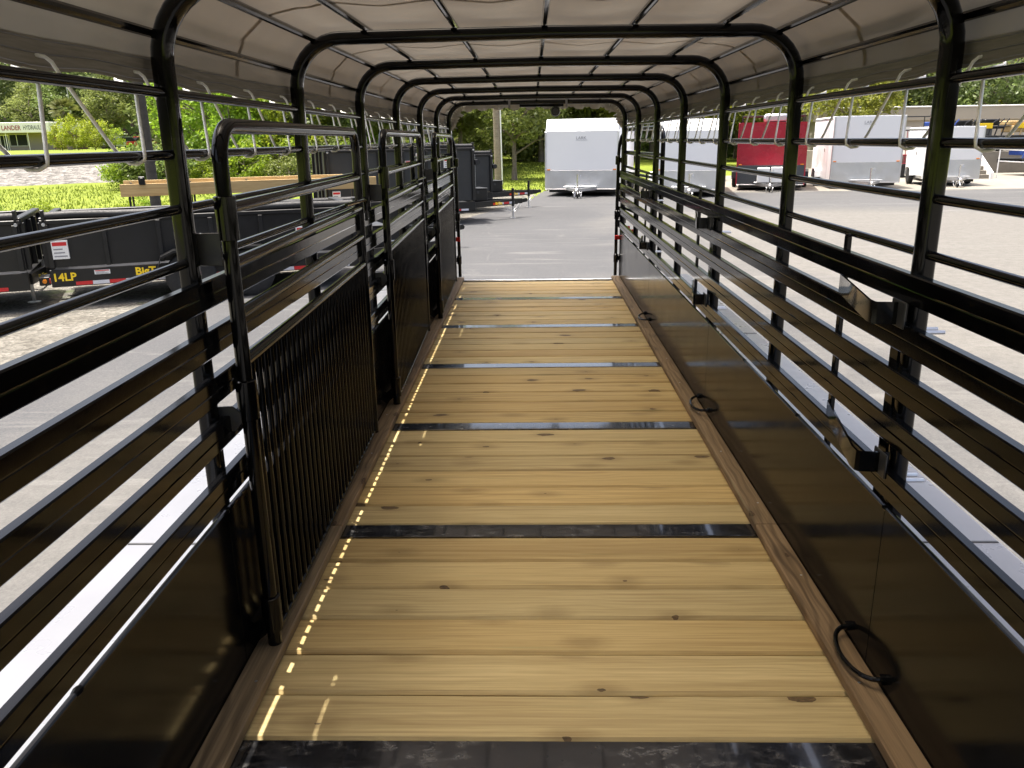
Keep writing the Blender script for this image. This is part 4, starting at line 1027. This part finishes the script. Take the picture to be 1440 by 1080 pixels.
def kind(key, mat, R, rz, cz, clumps, per, size, seed, tr=.16, th=None, n=2):
    KIND[key] = [(crown_mesh('crown', mat, R, rz, clumps, per, size, seed+i), trunk_mesh(th or cz+rz*.5, tr, R, seed+i), cz) for i in range(n)]
kind('oak', 'leaf_oak', 3.6, 3.8, 5.2, 130, 60, .30, 11, .2)
kind('mid', 'leaf_mid', 2.9, 3.6, 4.6, 120, 60, .26, 31, .16)
kind('bright', 'leaf_bright', 2.5, 2.9, 3.1, 120, 60, .20, 51, .10)
kind('yellow', 'leaf_yellow', 3.2, 3.2, 4.8, 120, 60, .27, 71, .17)
kind('bush', 'leaf_bright', 1.5, 1.2, 1.15, 60, 55, .15, 91, .05)
kind('scrub', 'leaf_mid', 1.6, 1.1, 1.0, 60, 55, .17, 95, .05)
tr_rnd = random.Random(5)
def tree(key, x, y, s, label, group, name='tree', cat='tree', sz=1):
    cm, tm, cz = tr_rnd.choice(KIND[key])
    g = thing(name, label, cat, (x, y, height(x, y)-.03), tr_rnd.uniform(0, 6.28), group); g.scale = (s, s, s*sz)
    link('crown', cm, g, (0, 0, cz)); link('trunk', tm, g)
    return g
# far woods behind the shop (left)
for i in range(17):
    x = -118+i*7.2+tr_rnd.uniform(-2, 2); y = 136+tr_rnd.uniform(-5, 8)-max(0, (i-9))*3.0
    tree(tr_rnd.choice(('oak', 'oak', 'mid')), x, y, tr_rnd.uniform(1.7, 2.3), 'tall dark tree of the woods behind the brick shop', 'woods behind the shop')
for i in range(10):
    x = -100+i*7.5+tr_rnd.uniform(-2, 2); y = 126+tr_rnd.uniform(-2, 3)-max(0, (i-6))*4
    tree('mid', x, y, tr_rnd.uniform(.9, 1.3), 'medium green tree at the front edge of the far woods', 'front edge of the far woods')
# bright trees on the yard side of the railway
for x, y, s in ((-17.6, 46.0, 1.3), (-15.6, 49.0, 1.5), (-13.4, 47, 1.3), (-11.3, 50.5, 1.45), (-15.9, 44.5, .95), (-12.4, 45, .85)):
    tree('bright', x, y, s, 'lime green feathery tree behind the timber-sided trailer', 'lime green trees by the railway')
for x, y, s in ((-10.2, 51, 1.25), (-8.2, 47.5, 1.1), (-6.4, 52, 1.3), (-22.2, 53, .95), (-11.5, 46, .9)):
    tree('mid', x, y, s, 'medium green tree between the lime trees and the pale pole', 'medium trees by the railway')
for x, y, s in ((-53.0, 94, 1.15), (-50.6, 93, 1.35), (-48.2, 92, 1.25), (-46.6, 93, 1.0)):
    tree('bush', x, y, s, ('smallest' if s < 1.1 else 'small' if s < 1.2 else 'middling' if s < 1.3 else 'biggest')+' lime green rounded shrub in front of the brick shop', 'lime shrubs across the railway', 'shrub', 'shrub', 1.1)
for i in range(22):
    x = -21.5+i*.78+tr_rnd.uniform(-.3, .3); k = tr_rnd.choice(('bush', 'bush', 'scrub')); tree(k, x, 42.6+tr_rnd.uniform(-1.2, 1.5)+max(0, x+14)*.25, tr_rnd.uniform(.7, 1.15), {'bush': 'lime green', 'scrub': 'darker green'}[k]+' leafy shrub at the foot of the trees by the railway', 'undergrowth by the railway', 'shrub', 'shrub')
# middle: behind the pole and the white trailer
for x, y, s, k in ((-4.4, 51, 1.1, 'mid'), (-2.3, 56, 1.25, 'oak'), (.6, 62, 1.3, 'mid'), (3.4, 66, 1.3, 'yellow'), (6.4, 62, 1.2, 'yellow'), (9.2, 66, 1.25, 'mid'), (12.6, 64, 1.2, 'yellow')):
    tree(k, x, y, s, {'mid': 'medium green', 'oak': 'dark green', 'yellow': 'yellow green'}[k]+' tree on the lawn behind the big white trailer', 'trees on the lawn')
tree('mid', -1.05, 46.5, .92, 'slender tree with bare leaning trunk beside the pale pole', None)
for i in range(10):
    tree('oak', -13+i*3.6+tr_rnd.uniform(-1, 1), 76+tr_rnd.uniform(-3, 5), tr_rnd.uniform(1.2, 1.6), 'dark tree closing the view behind the lawn trees', 'dark trees behind the lawn')
for i in range(9):
    x = -9+i*1.9+tr_rnd.uniform(-.6, .6); tree('scrub', x, 64+tr_rnd.uniform(-2, 4), tr_rnd.uniform(1.0, 1.6), 'green undergrowth shrub below the lawn trees', 'undergrowth behind the lawn', 'shrub', 'shrub')
for x, y, s in ((-6.2, 57, 1.9), (-3.6, 60.5, 2.1), (-.9, 63, 2.2), (1.9, 66, 2.3), (4.8, 67, 2.2), (7.6, 66, 2.1)):
    tree('scrub', x, y, s, 'big rounded shrub filling the gaps between the lawn trees', 'big shrubs between the lawn trees', 'shrub', 'shrub', 1.25)
# right: behind the depot
for i in range(13):
    x = 16+i*4.6+tr_rnd.uniform(-1, 1); y = 82+tr_rnd.uniform(-4, 6)
    k = ('oak', 'mid', 'oak', 'yellow')[i % 4]
    tree(k, x, y, tr_rnd.uniform(1.25, 1.55), 'tall '+{'mid': 'medium green', 'oak': 'dark green', 'yellow': 'yellowish'}[k]+' tree rising behind the beige depot roof', 'trees behind the depot')
for x, y, s in ((21.2, 56.5, .92), (24.5, 77, 1.2), (17.6, 63, 1.05)):
    tree('yellow', x, y, s, 'yellow green tree above the white cargo trailers', 'yellow trees behind the cargo trailers')
# weeds at the yard edge
for i in range(26):
    sv = tr_rnd.uniform(-4, 12); dn = tr_rnd.uniform(13.5, 17)
    x, y, _ = yard(sv, dn)
    if x > -3: continue
    tree('bush', x, y, tr_rnd.uniform(.16, .32), 'small green weed tuft at the edge of the gravel', 'weeds along the gravel edge', 'weed', 'weed')
# palm
g = thing('palm_tree', 'cabbage palm with shaggy round head beside the brick shop', 'palm', (-58.2, 105, height(-58, 105)))
b = MB(); b.tube([(0, 0, -.1), (.05, 0, 2), (0, .05, 4.6)], 1, 10, scales=[.32, .26, .24]); b.build('trunk', 'bark', g)
b = MB(); pr_ = random.Random(3)
for i in range(90):
    a = pr_.uniform(0, 6.28); el = pr_.uniform(-1.1, 1.35); L = pr_.uniform(1.3, 2.0)
    d = Vector((math.cos(a)*math.cos(el), math.sin(a)*math.cos(el), math.sin(el))); st = Vector((0, 0, 4.75))+d*L*.45; sd_ = d.cross(Vector((0, 0, 1))).normalized()
    for k in range(11):
        f = (k-5)/5; dd = (d+sd_*f*.9+Vector((0, 0, -.25*abs(f)))).normalized(); e = st+dd*L*.62+Vector((0, 0, -.16)); wv = sd_.cross(dd)*.05+sd_*.035
        b.add([st-wv*.3, st+wv*.3, e*.5+st*.5+wv, e, e*.5+st*.5-wv], [(0, 1, 2, 3, 4)])
b.build('crown', 'leaf_palm', g, 0, False)
# the wood beyond everything, one mass
b = MB(); q = random.Random(77)
for i in range(26000):
    sg = q.random()
    if sg < .55: x = q.uniform(-150, -8); y = 150+q.uniform(0, 8)+.0*x-max(0, x+70)*.75; hz = 15
    elif sg < .8: x = q.uniform(-15, 24); y = 88+q.uniform(0, 6); hz = 9
    else: x = q.uniform(14, 90); y = 93+q.uniform(0, 6); hz = 9.2
    top = hz*(1+.25*mnoise.noise((x*.13, 0, 1.0))+.12*mnoise.noise((x*.5, 2, 1.0)))
    z = height(x, y)+top*q.random()**.8; s = q.uniform(.35, .75)
    a = Vector((q.gauss(0, 1), q.gauss(0, .6), q.gauss(0, 1))).normalized(); n = a.cross(Vector((q.gauss(0, .5), 1, q.gauss(0, .5)))).normalized(); p = Vector((x, y, z))
    b.v += [tuple(p-a*s), tuple(p+n*s*.6), tuple(p+a*s), tuple(p-n*s*.6)]; k = len(b.v); b.f.append((k-4, k-3, k-2, k-1))
tag(b.build('woodland', 'leaf_oak', None, 0, False), 'dense dark woodland closing the horizon behind all the trees', 'woodland', kind='stuff')
